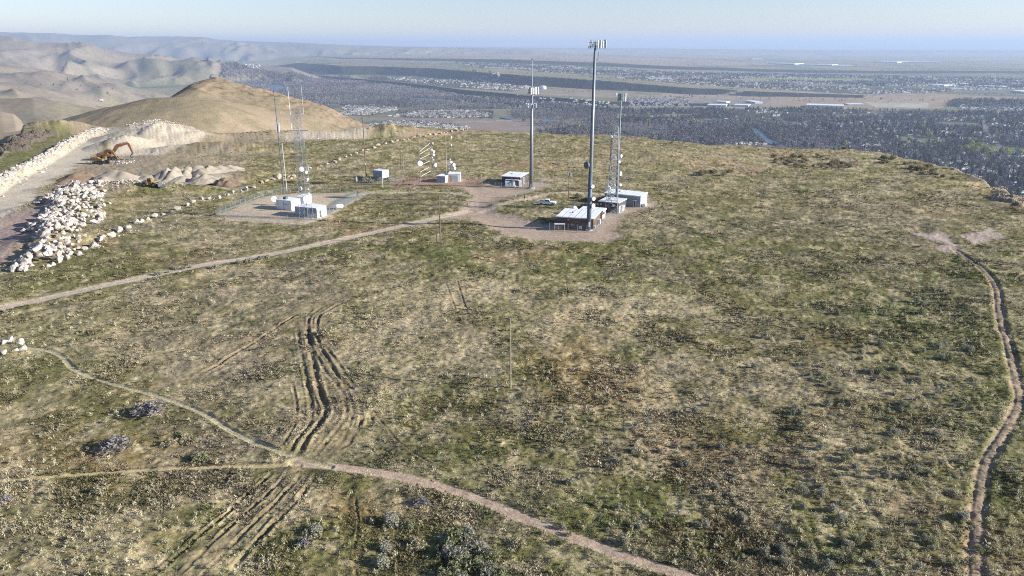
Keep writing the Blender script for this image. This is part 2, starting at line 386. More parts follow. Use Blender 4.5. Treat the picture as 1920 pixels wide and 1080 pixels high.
def mesa_col(x, y, dirt=True):
    x = np.asarray(x, float).ravel(); y = np.asarray(y, float).ravel()
    px, py = PX(x, y, 0.0)
    wx = (fbm(x / 11, y / 11, 51, 3) - .5) * 60; wy = (fbm(x / 11, y / 11, 52, 3) - .5) * 34
    a = fbm(x / 26, y / 26, 101, 4); b = fbm(x / 9 + 40, y / 9, 111, 4, .6); c = fbm(x / 2.4, y / 2.4, 121, 4, .65); e = fbm(x / 45, y / 45, 131, 3)
    C = OLIVE[None] * np.ones((len(x), 1))
    def mix(C, col, w): w = np.clip(w, 0, 1)[:, None]; return C * (1 - w) + col * w
    C = mix(C, GREEN, ss(.48, .66, a) * .55); C = mix(C, GREYB, ss(.48, .66, b) * .6); C = mix(C, STRAW, ss(.50, .68, fbm(x / 7, y / 7, 141, 4, .6)) * .55)
    C = mix(C, RUST, ss(.56, .70, e) * ss(.45, .6, b) * .5)
    for bx, by, rx, ry, col, w in BLOBS:
        q = ((px + wx - bx) / rx) ** 2 + ((py + wy - by) / ry) ** 2
        C = mix(C, col, w * np.exp(-q * .7) * (.55 + .9 * c))
    C = mix(C, STRAW * 1.15, ss(.54, .72, c) * .6); C = mix(C, DARKG * .75, (1 - ss(.28, .45, c)) * .5)
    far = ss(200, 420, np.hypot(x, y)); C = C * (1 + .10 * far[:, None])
    C = C * (1 + .35 * (vn(x / .45, y / .45, 151)[:, None] - .5))
    D = np.zeros(len(x))
    if dirt:
        nz = (fbm(x / 1.3, y / 1.3, 161, 3) - .5)
        # quarry
        QP = [(-300, 520), (0, 500), (60, 497), (150, 455), (200, 400), (210, 365), (300, 352), (440, 345), (480, 330), (440, 300), (520, 268), (700, 258), (700, 246), (480, 250), (400, 240), (230, 230), (140, 240), (0, 340), (-300, 470)]
        m = wpoly(x, y, QP, 4, wig=7); C = mix(C, lin(170, 154, 128, K) * (.7 + .6 * b[:, None]), m * .62 * (.5 + ss(.35, .6, a)))
        for P, col, w in (([(-200, 455), (0, 355), (120, 283), (190, 240), (235, 236), (215, 262), (140, 315), (80, 352), (40, 400), (0, 428), (-200, 520)], lin(208, 196, 174, K), 1),
                          ([(-100, 470), (0, 425), (45, 405), (110, 395), (80, 440), (40, 470), (0, 495), (-150, 520)], lin(170, 150, 140, K), .9),
                          ([(195, 300), (215, 262), (250, 240), (300, 232), (380, 246), (400, 262), (330, 285), (300, 292), (250, 292)], SAND, 1),
                          ([(170, 345), (215, 340), (300, 330), (440, 318), (420, 345), (340, 357), (260, 353), (190, 353)], lin(212, 196, 166, K), .95),
                          ([(170, 292), (290, 290), (330, 320), (260, 335), (160, 345), (130, 330)], lin(170, 154, 132, K), .8),
                          ([(530, 258), (600, 252), (690, 250), (690, 262), (540, 264)], SAND, .8),
                          ([(60, 262), (110, 246), (140, 252), (110, 275), (40, 305), (0, 330), (-60, 350), (-60, 320), (0, 295)], GREEN, .6),
                          ([(740, 262), (800, 244), (900, 244), (800, 258)], lin(176, 150, 130, K), .6)):
            m = wpoly(x, y, P, 2.5, wig=3.5); C = mix(C, col * (.9 + .2 * b[:, None]), m * w); D = np.maximum(D, m * w)
        d, s_, t = polyd(x, y, BERM, 14); m = 1 - ss(2.2, 5.5, d + nz * 3); C = mix(C, lin(184, 170, 148, K), m * .8); D = np.maximum(D, m)
        for P in PADS:
            m = wpoly(x, y, P, 1.6, wig=3.0); C = mix(C, (lin(186, 166, 146, K)) * (.84 + .3 * fbm(x / 4, y / 4, 171, 4, .6)[:, None]), m); D = np.maximum(D, m)
        m = wpoly(x, y, COMP, .6, wig=.6); C = mix(C, lin(206, 188, 162, K) * (.93 + .14 * b[:, None]), m); D = np.maximum(D, m)
        m = wpoly(x, y, [(612, 405), (676, 369), (700, 359), (655, 362), (632, 374), (590, 396)], .8, wig=1); C = mix(C, lin(160, 158, 148, K), m)
        for P in SLABS:
            m = wpoly(x, y, P, .8, wig=2.5, ws=3); C = mix(C, lin(188, 170, 156, K), m); D = np.maximum(D, m)
        m = wpoly(x, y, [(730, 352), (735, 333), (800, 330), (905, 336), (900, 352), (800, 350)], 2, wig=3); C = mix(C, lin(172, 140, 118, K), m * .7)
        for L, w, col, k in ((ROAD, 1.9, DIRT, 1), (TRAIL2, .85, lin(190, 168, 146, K), .97), (TRAIL3, .50, lin(196, 184, 150, K), .95), (TRAIL, .42, lin(196, 180, 140, K), .9),
                             (GPATH, 1.3, DIRT, .7), (BPATH, 1.6, DIRT, .85)):
            d, s_, t = polyd(x, y, L, w * 4); m = (1 - ss(w * .75, w * 1.15, d + nz * w * .25)); C = mix(C, col * (.9 + .2 * b[:, None]), m * k); D = np.maximum(D, m * k)
        d, s_, t = polyd(x, y, ROAD, 8); C = mix(C, OLIVE * 1.05, .25 * np.exp(-(d / .4) ** 2) * ss(.45, .6, b))
        d, s_, t = polyd(x, y, RTRAIL, 5); m = (1 - ss(.55, 1.15, d + nz * 1.1)); C = mix(C, lin(168, 148, 128, K), m * .8); D = np.maximum(D, m * .9)
        for L, w in BAREW:
            d, s_, t = polyd(x, y, L, w * 3); m = (1 - ss(w * .5, w * 1.3, d + nz * 1.6)); C = mix(C, lin(158, 142, 114, K), m * .5); D = np.maximum(D, m * .45)
        for L, w, dep in RUTW:
            d, s_, t = polyd(x, y, L, w * 3); m = (1 - ss(w * .6, w * 1.3, d + nz * .3)) * (.4 + .8 * ss(.35, .6, fbm(x / 3.2, y / 3.2, 63, 2))); C = mix(C, lin(112, 98, 76, K), m * .5); D = np.maximum(D, m * .7)
        # eroded rim rock
        th = np.arctan2(x, y); o = np.hypot(x, y) - rimR(th)
        m = ss(-10, 4, o + (a - .5) * 30) * (.5 + .5 * ss(.45, .55, th)); C = mix(C, lin(160, 146, 124, K) * (.7 + .7 * c[:, None]), m * .7)
        C = mix(C, lin(210, 186, 140, K), wpoly(x, y, [(1805, 342), (1830, 338), (1850, 345), (1830, 356)], 1.5, wig=2))
    return np.clip(C, .005, .9), D

dense = np.linspace(-R(43.5), R(43.5), 1560)
th = np.concatenate([np.linspace(-math.pi, -R(43.6), 60, endpoint=False), dense, np.linspace(R(43.6), math.pi, 61)])
py = np.linspace(1130, 238, 740)
rr = np.array([G(960, p)[1] for p in py])
rr = np.concatenate([np.linspace(.2, rr[0] - 1, 24), rr, rr[-1] * np.exp(np.linspace(.004, .95, 46))])
TH, RR = np.meshgrid(th, rr); X = (RR * np.sin(TH)).ravel(); Y = (RR * np.cos(TH)).ravel()
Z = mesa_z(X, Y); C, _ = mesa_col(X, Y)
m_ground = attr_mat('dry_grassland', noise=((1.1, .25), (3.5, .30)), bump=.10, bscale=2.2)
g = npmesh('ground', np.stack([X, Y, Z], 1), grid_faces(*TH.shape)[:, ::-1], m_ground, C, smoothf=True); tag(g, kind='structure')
del X, Y, Z, C, TH, RR

# ------------------------------------------------------------------ rocky hill behind the quarry
HP = [(60, 300), (150, 268), (233, 236), (300, 203), (333, 178), (350, 166), (372, 151), (397, 143), (417, 146), (440, 153), (467, 162), (517, 174), (567, 187), (600, 192), (640, 212), (660, 222), (700, 238), (760, 262), (900, 300)]
HB = [(-100, 262), (60, 240), (117, 222), (180, 202), (233, 190), (290, 182), (335, 180), (380, 185), (420, 196), (470, 216), (520, 240), (600, 290)]
def ridge_line(P, Yc):
    q = [ray(a, b) for a, b in P]; return [x * Yc / y for x, y, w in q], [H + w * Yc / y for x, y, w in q]
_hx, _hz = ridge_line(HP, 645); _bx, _bz = ridge_line(HB, 520)
def hill_z(x, y):
    sp = fbm(x / 90 + y / 300, y / 220, 301, 3)
    def part(xs, zs, cy, f0, f1, back):
        zr = (np.interp(x - 5, xs, zs) + np.interp(x, xs, zs) + np.interp(x + 5, xs, zs)) / 3; d = cy - y
        return zr - np.where(d > 0, (np.sqrt(np.clip(d, 0, None) ** 2 + 64) - 8) * (f0 + f1 * sp), np.clip(-d, 0, None) * back), d
    z1, d = part(_hx, _hz, 645 + 5 * np.sin(x / 40.0), .12, .22, .42)
    z2, d2 = part(_bx, _bz, 520 + 10 * np.sin(x / 60.0), .10, .20, .16)
    k = 5.0; m = np.maximum(z1, z2); z = m + k * np.log(np.exp((z1 - m) / k) + np.exp((z2 - m) / k)) - k * .18
    rk = fbm(x / 5, y / 5, 311, 4, .65); crest = np.exp(-((d - 12) / 30) ** 2) * ss(-300, -260, x)
    return z + (rk - .5) * (.7 + 3.0 * crest) + (fbm(x / 20, y / 20, 313, 3) - .5) * 2
hx = np.linspace(-560, 120, 430); hy = np.linspace(415, 900, 260); HX, HY = np.meshgrid(hx, hy)
x = HX.ravel(); y = HY.ravel(); z = hill_z(x, y); z = z - ss(780, 900, y) * 60 - ss(480, 415, y) * 25 - ss(20, 120, x) * 80 - ss(-520, -620, x) * 120
a = fbm(x / 30, y / 30, 321, 4); b = fbm(x / 4, y / 4, 322, 4, .65); cr = np.exp(-((633 - y) / 34) ** 2) * ss(-300, -260, x)
C = lin(172, 154, 128, K) * (1 - ss(.4, .65, a))[:, None] + lin(152, 140, 114, K) * ss(.4, .65, a)[:, None]
C = C * (.85 + .3 * b[:, None]); w = (cr * ss(.42, .58, b) * .8)[:, None]; C = C * (1 - w) + lin(150, 132, 112, K) * w
w = (cr * (1 - ss(.3, .4, b)) * .8)[:, None]; C = C * (1 - w) + lin(96, 78, 64, K) * w
hill = npmesh('hill', np.stack([x, y, z], 1), grid_faces(*HX.shape), attr_mat('hill_grass', noise=((.3, .12), (1.2, .15)), bump=.4, bscale=.8), C, smoothf=True)
tag(hill, kind='structure')

# ------------------------------------------------------------------ valley, benches, foothills, far range
VZ = -300.0
LAY = [  # Y distance, front slope, back slope, spur amount, spur wavelength m, silhouette px
    (900, .42, .5, .5, 160, [(-700, 170), (-300, 190), (0, 207), (25, 212), (40, 225), (50, 245), (90, 300), (200, 420)]),
    (1900, .30, .35, .5, 200, [(-700, 150), (-200, 172), (0, 184), (60, 183), (110, 190), (150, 199), (180, 204), (215, 222), (300, 280), (420, 420)]),
    (3000, .26, .3, .6, 260, [(-700, 110), (-200, 140), (0, 152), (45, 158), (100, 170), (140, 180), (180, 199), (230, 206), (270, 212), (330, 250), (480, 330)]),
    (4600, .22, .25, .7, 330, [(-700, 90), (-200, 108), (0, 120), (60, 127), (100, 134), (150, 143), (200, 150), (250, 165), (290, 172), (330, 186), (400, 196), (460, 215), (560, 240)]),
    (8200, .17, .12, .8, 430, [(-700, 50), (-200, 60), (0, 70), (67, 82), (100, 83), (160, 85), (200, 92), (253, 101), (300, 103), (333, 110), (400, 114), (450, 121), (547, 126), (575, 136), (620, 150), (700, 175)]),
    (18500, .24, .1, .9, 900, [(-900, 45), (-300, 55), (0, 60), (50, 61), (100, 62), (140, 65), (200, 65), (240, 69), (270, 68), (330, 68), (380, 69), (410, 74), (460, 77), (560, 80), (620, 83), (700, 86), (800, 88), (900, 90), (1000, 93), (1150, 105), (1400, 120)]),
    (27000, .10, .05, .3, 3000, [(300, 90), (500, 87), (640, 84), (760, 87), (900, 88.5), (1100, 89.5), (1250, 91), (1500, 93), (1900, 94), (2400, 94)]),
    (62000, .05, .05, .3, 6000, [(-900, 80), (600, 84), (900, 86), (1050, 85), (1200, 86.5), (1400, 85), (1600, 85.5), (1760, 82), (1900, 83), (2300, 84), (3000, 84)])]
_LAY = []
for D_, sf, sb, am, wl, P in LAY:
    A = [];Zk = []
    for a, b in P:
        x, y, w = ray(a, b); A.append(math.atan2(x, y)); Zk.append(H + w * D_ / y)
    _LAY.append((D_, sf, sb, am, wl, np.array(A), np.array(Zk)))
def px_r(P, z=VZ):
    w = np.array(W2(P, z)); return np.arctan2(w[:, 0], w[:, 1]), np.hypot(w[:, 0], w[:, 1])
# scarps (foot lines in photo px): the ground beyond is higher
SA = px_r([(380, 128), (470, 128), (520, 131), (570, 134), (620, 143), (640, 146), (720, 146), (800, 149), (850, 155), (930, 162), (1000, 168), (1100, 172), (1180, 176), (1280, 180), (1400, 182), (1600, 184), (1920, 188), (2200, 190)])
SAh = ([-1.2, -.36, -.30, -.28, 0, .12, .2, .45, 1.2], [0, 0, 60, 90, 76, 64, 42, 7, 6])
SB = px_r([(500, 140), (620, 150), (700, 158), (760, 163), (850, 176), (1000, 190), (1130, 198), (1200, 199), (1330, 199), (1500, 203), (1920, 214), (2200, 216)])
SBh = ([-1.2, -.30, -.24, 0, .12, .3, 1.2], [0, 0, 34, 30, 20, 7, 6])
SD = px_r([(500, 110), (640, 124), (800, 128), (900, 131), (1000, 135), (1200, 138), (1500, 140), (1920, 140), (2200, 142)])
SDh = ([-1.2, -.3, -.2, .0, .3, 1.2], [0, 0, 20, 45, 25, 20])
def scarp(th, r, S, Hh, w):
    rs = np.interp(th, S[0], S[1]) * (1 + (fbm(th * 22, th * 0, 401, 3) - .5) * .03); h = np.interp(th, Hh[0], Hh[1])
    return h * ss(0, 1, (r - rs) / w)
def far_z(x, y):
    r = np.hypot(x, y); th = np.arctan2(x, y)
    z = np.full(x.shape, VZ) + (fbm(x / 900, y / 900, 402, 3) - .5) * 5 * ss(1500, 5000, r)
    z = z + scarp(th, r, SA, SAh, 150) + scarp(th, r, SB, SBh, 70) + scarp(th, r, SD, SDh, 260)
    for D_, sf, sb, am, wl, A, Zk in _LAY:
        zk = np.interp(th, A, Zk); Dr = D_ / np.maximum(np.cos(th), .25)
        q = (fbm(th * D_ / (wl * 2.2), r / (wl * 4), 413, 2) - .5)
        d = Dr * (1 + .05 * (fbm(th * 8, th * 0 + 3, 411, 2) - .5)) - r
        u = th * D_ / wl + d / wl * .35 + q * 1.3
        rid = 1 - np.abs(2 * vn(u, d / (wl * 3.0), 421) - 1); rid2 = 1 - np.abs(2 * vn(u * 2.3, d / (wl * 1.6), 431) - 1)
        sp = rid * .65 + rid2 * .35
        dd = np.abs(d); dd = np.sqrt(dd * dd + (wl * .05) ** 2) - wl * .05
        z1 = zk - np.where(d > 0, sf, sb) * dd * (1 - am * .5 + am * (1 - sp) * 1.0)
        if D_ < 20000:
            env = ss(0, wl * 1.3, d) * (.6 if D_ > 15000 else 1); u3 = u * .9 + .25 * np.sin(d / wl * 2.1 + u)
            z1 = z1 + env * wl * .32 * (1.25 * (1 - np.abs(2 * vn(u3 * 1.3, d / (wl * 3.4), 441) - 1)) - .75) + env * wl * .10 * (1 - np.abs(2 * vn(u3 * 3.7, d / (wl * 1.1), 442) - 1))
        z = np.maximum(z, z1)
    return z
thd = np.linspace(-R(44), R(44), 1000)
tha = np.concatenate([np.linspace(-math.pi, -R(44.1), 50, endpoint=False), thd, np.linspace(R(44.1), math.pi, 51)])
rb = np.concatenate([500 * np.exp(np.linspace(0, math.log(24000 / 500), 470)), 24000 * np.exp(np.linspace(.01, math.log(75000 / 24000), 80))])
RR = np.repeat(rb[:, None], len(tha), 1)
extra = []
for S, Hh, w in ((SA, SAh, 150), (SB, SBh, 70), (SD, SDh, 260)):
    rs = np.interp(tha, S[0], S[1]) * (1 + (fbm(tha * 22, tha * 0, 401, 3) - .5) * .03)
    for f in (-.05, .2, .5, .8, 1.05): extra.append(rs + w * f)
RR = np.sort(np.concatenate([RR, np.array(extra)], 0), 0)
TH = np.repeat(tha[None], RR.shape[0], 0); X = (RR * np.sin(TH)).ravel(); Y = (RR * np.cos(TH)).ravel()
def region(px, py, P): return inpoly(px, py, P)
# land use map drawn on the valley plane (outlines in photo px)
WOOD = [  # polygon, tree density, kind 0 bare 1 mixed town 2 town sparse
    ([(1160, 222), (1240, 205), (1500, 205), (1930, 212), (2300, 215), (2300, 560), (1920, 520), (1500, 330), (1200, 268), (1010, 250), (1100, 236)], 1.0, 1),
    ([(1330, 225), (1500, 240), (1620, 270), (1700, 300), (1600, 290), (1300, 275), (1150, 262), (1000, 246), (1100, 232)], 1.0, 0),
    ([(420, 150), (640, 150), (800, 170), (900, 185), (960, 205), (800, 205), (640, 198), (600, 215), (420, 200)], .95, 0),
    ([(960, 195), (1060, 200), (1160, 215), (1150, 240), (1010, 240), (960, 222)], .5, 0),
    ([(800, 178), (960, 186), (1150, 203), (1250, 208), (1200, 214), (1000, 206), (860, 190)], .7, 1),
    ([(700, 146), (830, 150), (930, 160), (1000, 170), (960, 180), (800, 168), (690, 155)], .45, 2),
    ([(850, 132), (1000, 137), (1250, 142), (1930, 148), (2300, 150), (2300, 172), (1930, 168), (1770, 176), (1600, 180), (1250, 168), (1000, 153), (900, 145)], .55, 2),
    ([(690, 234), (735, 227), (800, 228), (880, 236), (880, 244), (740, 243)], .8, 3), ([(725, 206), (800, 205), (925, 208), (925, 222), (760, 221)], .9, 3), ([(640, 216), (650, 198), (740, 194), (745, 208), (690, 218)], .6, 3), ([(1265, 258), (1400, 258), (1450, 272), (1330, 272)], .6, 3),
    ([(1790, 190), (2300, 190), (2300, 215), (1850, 208), (1770, 200)], .7, 1), ([(1160, 186), (1290, 188), (1300, 200), (1180, 198)], .6, 2)]
VROADS = [[(1560, 238), (1700, 252), (1800, 262), (1960, 268)], [(1300, 226), (1500, 221), (1700, 231), (1960, 242)], [(1180, 199), (1330, 200), (1500, 205), (1700, 212), (1960, 219)], [(1640, 212), (1680, 240), (1740, 275)], [(1840, 215), (1850, 250), (1900, 300)], [(1440, 206), (1470, 228), (1540, 250)], [(1780, 296), (1860, 292), (1960, 300)], [(860, 178), (1000, 190), (1150, 206)], [(1700, 300), (1800, 318), (1960, 322)]]
FIELDS = [([(1380, 153), (1640, 150), (1640, 156), (1400, 159)], (150, 152, 112)), ([(1690, 256), (1790, 264), (1770, 270), (1680, 262)], (120, 124, 92)), ([(1850, 272), (1960, 282), (1960, 292), (1850, 281)], (116, 128, 84)), ([(1560, 215), (1650, 214), (1660, 219), (1570, 221)], (140, 132, 112)),
          ([(1240, 214), (1320, 213), (1330, 217), (1250, 219)], (140, 134, 112)), ([(1440, 228), (1500, 229), (1510, 234), (1450, 233)], (128, 124, 100)), ([(1760, 228), (1840, 231), (1830, 236), (1750, 233)], (124, 126, 96)), ([(1100, 158), (1300, 156), (1300, 160), (1120, 162)], (150, 140, 118)), ([(1480, 162), (1600, 163), (1600, 167), (1490, 166)], (136, 136, 108)), ([(900, 140), (1050, 141), (1040, 144), (910, 143)], (150, 138, 118))]
def far_col(x, y, z):
    px, py = PX(x, y, VZ); a = fbm(x / 700, y / 260, 501, 4); b = fbm(x / 160, y / 120, 502, 4, .6); c = fbm(x / 40, y / 40, 503, 3)
    C = lin(150, 140, 112, K)[None] * (.8 + .35 * a[:, None])
    def mix(C, col, w): w = np.clip(w, 0, 1)[:, None]; return C * (1 - w) + col * w
    C = mix(C, lin(122, 128, 92, K), ss(.48, .6, b) * .6)
    # fields in blocks on the plain
    fx = np.floor((x * .95 + y * .3) / 420); fy = np.floor((y * .95 - x * .3) / 700); hsh = _h(fx, fy, 9); r = np.hypot(x, y)
    C = mix(C, lin(170, 152, 124, K), (hsh > .55) * .55 * ss(4000, 6000, r)); C = mix(C, lin(104, 112, 84, K), (hsh < .25) * .6 * ss(4000, 6000, r))
    C = mix(C, lin(186, 166, 138, K) , ss(16000, 20000, r) * ss(.45, .6, a) * .7)
    for P, d, k in WOOD:
        m = region(px, py, P).astype(float); C = mix(C, (lin(66, 68, 60, K) if k else lin(118, 112, 110, K)) * (.75 + .5 * c[:, None]), m * min(1, d + .2) * .85)
    for P, col in (([(1240, 178), (1500, 180), (1790, 182), (1930, 186), (1930, 190), (1790, 192), (1760, 206), (1600, 205), (1240, 197)], lin(176, 156, 130, K)),
                   ([(1280, 186), (1450, 188), (1420, 204), (1300, 202)], lin(150, 146, 138, K)), ([(1620, 193), (1740, 195), (1740, 204), (1640, 203)], lin(196, 188, 170, K)),
                   ([(780, 212), (960, 226), (1130, 246), (1130, 258), (900, 250), (770, 240), (740, 222)], lin(158, 140, 124, K)),
                   ([(700, 220), (900, 224), (960, 214), (800, 206), (700, 208)], lin(128, 128, 104, K)), ([(640, 240), (700, 226), (930, 246), (930, 262), (640, 262)], lin(112, 108, 98, K)),
                   ([(410, 120), (540, 122), (570, 130), (520, 138), (400, 140), (330, 150), (330, 130)], lin(178, 162, 136, K)),
                   ([(640, 126), (850, 134), (700, 138), (620, 134)], lin(150, 134, 116, K)),
                   ([(800, 117), (1250, 118), (1500, 126), (1250, 136), (900, 130), (700, 124)], lin(176, 154, 132, K)),
                   ([(960, 172), (1090, 176), (1250, 184), (1240, 190), (1000, 186)], lin(160, 146, 124, K)), ([(1290, 262), (1450, 270), (1450, 276), (1250, 270)], lin(146, 134, 112, K)),
                   ([(1260, 238), (1390, 240), (1400, 256), (1280, 254)], lin(134, 122, 96, K)), ([(1660, 152), (1930, 156), (1930, 180), (1790, 176), (1700, 168)], lin(132, 128, 112, K)),
                   ([(1380, 155), (1560, 150), (1640, 154), (1560, 158), (1400, 160)], lin(140, 144, 100, K))):
        C = mix(C, col * (.85 + .3 * b[:, None]), region(px, py, P) * .9)
    up = ss(18, 60, z - VZ - scarp(np.arctan2(x, y), r, SA, SAh, 150) - scarp(np.arctan2(x, y), r, SB, SBh, 70) - scarp(np.arctan2(x, y), r, SD, SDh, 260))
    h = lin(150, 138, 122, K)[None] * (.85 + .3 * fbm(x / 260, y / 260, 511, 4)[:, None])
    C = C * (1 - up[:, None]) + h * up[:, None]
    C = mix(C, lin(124, 124, 92, K), up * ss(.52, .66, fbm(x / 420, y / 420, 512, 4)) * .55)
    th = np.arctan2(x, y)
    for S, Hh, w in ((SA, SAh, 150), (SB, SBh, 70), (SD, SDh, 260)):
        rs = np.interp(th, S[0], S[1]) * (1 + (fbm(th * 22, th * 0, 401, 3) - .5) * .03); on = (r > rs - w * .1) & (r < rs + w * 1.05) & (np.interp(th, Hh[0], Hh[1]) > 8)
        C = mix(C, lin(36, 40, 38, K), on * .95 * (1 - .6 * up))  # scarp bands darkened in colour to stand for the bluffs' shade
    for P, cc in FIELDS: C = mix(C, lin(*cc, K) * (.85 + .3 * b[:, None]), region(px, py, P) * .95)
    for P in VROADS:
        d, _, _ = polyd(x, y, W2(P, VZ), 80); C = mix(C, lin(142, 138, 134, K), (d < 7 + r * .0004) * .85)
    # highways
    for P, w in (([(1180, 199), (1330, 200), (1500, 205), (1700, 212), (1930, 218), (2200, 222)], 14), ([(1000, 183), (1150, 186), (1400, 179), (1930, 182)], 12), ([(620, 262), (760, 232), (1000, 224)], 8), ([(1500, 236), (1700, 252), (1930, 262)], 8)):
        d, _, _ = polyd(x, y, W2(P, VZ), 60); C = mix(C, lin(178, 172, 168, K), (d < w + r * .001) * .8)
    return np.clip(C, .01, .8)
Z = far_z(X, Y); C = far_col(X, Y, Z)
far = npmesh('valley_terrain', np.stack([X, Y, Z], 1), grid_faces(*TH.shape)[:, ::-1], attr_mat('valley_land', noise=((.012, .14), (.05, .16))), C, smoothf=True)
tag(far, kind='structure'); del X, Y, Z, C, TH, RR

# ------------------------------------------------------------------ river
m_water = mat('river_water', (.07, .10, .13), rough=.35, var=.1, scale=.01, spec=.6)
RIV = [([(1408, 240), (1424, 243), (1432, 252), (1446, 263), (1462, 272), (1440, 270), (1416, 256)]),
       ([(1014, 226), (1030, 224), (1030, 230), (1020, 233)]), ([(498, 166), (512, 160), (528, 160), (538, 166), (524, 171), (505, 170)]),
       ([(770, 184), (800, 184), (820, 187), (800, 190), (775, 188)]), ([(945, 218), (962, 221), (960, 224), (940, 222)]), ([(1212, 241), (1250, 240), (1262, 242), (1240, 243)])]
mb = MB()
for P in RIV:
    w = smooth(W2(P + [P[0]], VZ), 4)[:-1]; mb.add([(a, b, VZ + 3.0) for a, b in w], [tuple(range(len(w)))[::-1]])
tag(mb.build('river', m_water), kind='structure')

# ------------------------------------------------------------------ scatter helper: many small copies as one mesh
def scatter(name, protos, pos, scl, rot, cols, m, which=None, jit=.25, smoothf=False, kind='stuff'):
    n = len(pos); which = rng.integers(0, len(protos), n) if which is None else which
    VV = []; FF = []; CC = []; off = 0
    for k, (pv, pf, pc) in enumerate(protos):
        i = np.nonzero(which == k)[0]
        if len(i) == 0: continue
        c, s = np.cos(rot[i])[:, None], np.sin(rot[i])[:, None]
        S = scl[i]; S = S if S.ndim == 2 else np.repeat(S[:, None], 3, 1)
        x = pv[None, :, 0] * S[:, :1]; y = pv[None, :, 1] * S[:, 1:2]; z = pv[None, :, 2] * S[:, 2:3]
        V = np.stack([x * c - y * s + pos[i, 0:1], x * s + y * c + pos[i, 1:2], z + pos[i, 2:3]], -1)
        F = pf[None] + (np.arange(len(i)) * len(pv))[:, None, None] + off
        CV = cols[i][:, None, :] * pc[None, :, None] if pc.ndim == 1 else np.where(pc[None, :, 3:4] > .5, np.repeat(pc[None, :, :3], len(i), 0), cols[i][:, None, :] * pc[None, :, :3])
        if jit: CV = CV * (1 + (rng.random((len(i), len(pv), 1)) - .5) * jit)
        VV.append(V.reshape(-1, 3)); FF.append(F.reshape(-1, pf.shape[1])); CC.append(CV.reshape(-1, 3)); off += len(i) * len(pv)
    o = npmesh(name, np.concatenate(VV), np.concatenate(FF), m, np.clip(np.concatenate(CC), 0, 1), smoothf=smoothf)
    if kind: o['kind'] = kind
    return o
def tuft_proto(n, seed, spread=.5, h=.7, w=.13):
    r = np.random.default_rng(seed); V = []; F = []; c = []
    for k in range(n):
        a = r.random() * 6.283; b0 = r.random() * .18; d = spread * (.35 + .65 * r.random()); hh = h * (.45 + .55 * r.random())
        p = np.array([math.cos(a), math.sin(a)]); q = np.array([-p[1], p[0]]); n0 = len(V)
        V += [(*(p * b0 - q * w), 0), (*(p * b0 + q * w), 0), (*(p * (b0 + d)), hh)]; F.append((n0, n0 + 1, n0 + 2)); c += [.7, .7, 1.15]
    return np.array(V), np.array(F), np.array(c)
def crown_proto(n, seed, h=1.0, w=.5, leaf=.16, bottom=.12, cone=False, trunk=True):
    r = np.random.default_rng(seed); V = []; F = []; c = []
    for k in range(n):
        t = r.random() ** .8; zz = bottom + (1 - bottom) * t
        rad = w * ((1 - t) * .95 + .04 if cone else math.sqrt(max(0, 1 - ((t - .45) / .58) ** 2)))
        a = r.random() * 6.283; q = rad * (.55 + .45 * r.random()); p = np.array([q * math.cos(a), q * math.sin(a), zz * h])
        u = r.normal(size=3); u /= np.linalg.norm(u); v = np.cross(u, r.normal(size=3)); v /= np.linalg.norm(v); L = leaf * (.6 + .8 * r.random())
        n0 = len(V); V += [p + u * L, p - u * L * .5 + v * L * .8, p - u * L * .5 - v * L * .8]; F.append((n0, n0 + 1, n0 + 2)); b = .8 + .45 * r.random(); c += [b, b, b]
    if trunk:
        n0 = len(V); q = .03
        V += [np.array(t_) for t_ in ((-q, -q, 0), (q, -q, 0), (q, q, 0), (-q, q, 0), (0, 0, h * .7))]
        F += [(n0, n0 + 1, n0 + 4), (n0 + 1, n0 + 2, n0 + 4), (n0 + 2, n0 + 3, n0 + 4), (n0 + 3, n0, n0 + 4)]; c += [.6] * 5
    return np.array(V), np.array(F), np.array(c)

# grass tufts over the mesa, about as many per picture area near and far
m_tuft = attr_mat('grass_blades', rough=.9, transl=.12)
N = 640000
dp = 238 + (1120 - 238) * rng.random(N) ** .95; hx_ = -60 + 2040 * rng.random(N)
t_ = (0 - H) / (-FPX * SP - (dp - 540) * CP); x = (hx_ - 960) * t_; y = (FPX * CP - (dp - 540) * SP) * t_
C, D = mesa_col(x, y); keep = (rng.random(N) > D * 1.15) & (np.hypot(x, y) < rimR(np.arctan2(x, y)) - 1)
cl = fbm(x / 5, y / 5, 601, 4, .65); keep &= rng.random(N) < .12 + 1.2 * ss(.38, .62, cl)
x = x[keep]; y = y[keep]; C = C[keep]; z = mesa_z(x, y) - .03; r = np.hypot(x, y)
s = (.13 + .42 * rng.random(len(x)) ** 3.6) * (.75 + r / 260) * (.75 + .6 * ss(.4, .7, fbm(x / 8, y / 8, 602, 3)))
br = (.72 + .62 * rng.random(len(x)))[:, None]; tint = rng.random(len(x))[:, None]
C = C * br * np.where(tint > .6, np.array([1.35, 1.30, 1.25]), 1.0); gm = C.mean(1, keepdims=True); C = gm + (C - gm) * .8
scatter('grass', [tuft_proto(9, k) for k in range(6)], np.stack([x, y, z], 1), np.stack([s, s, s * (.55 + .3 * rng.random(len(x)))], 1), rng.random(len(x)) * 6.283, np.clip(C, 0, .6), m_tuft)

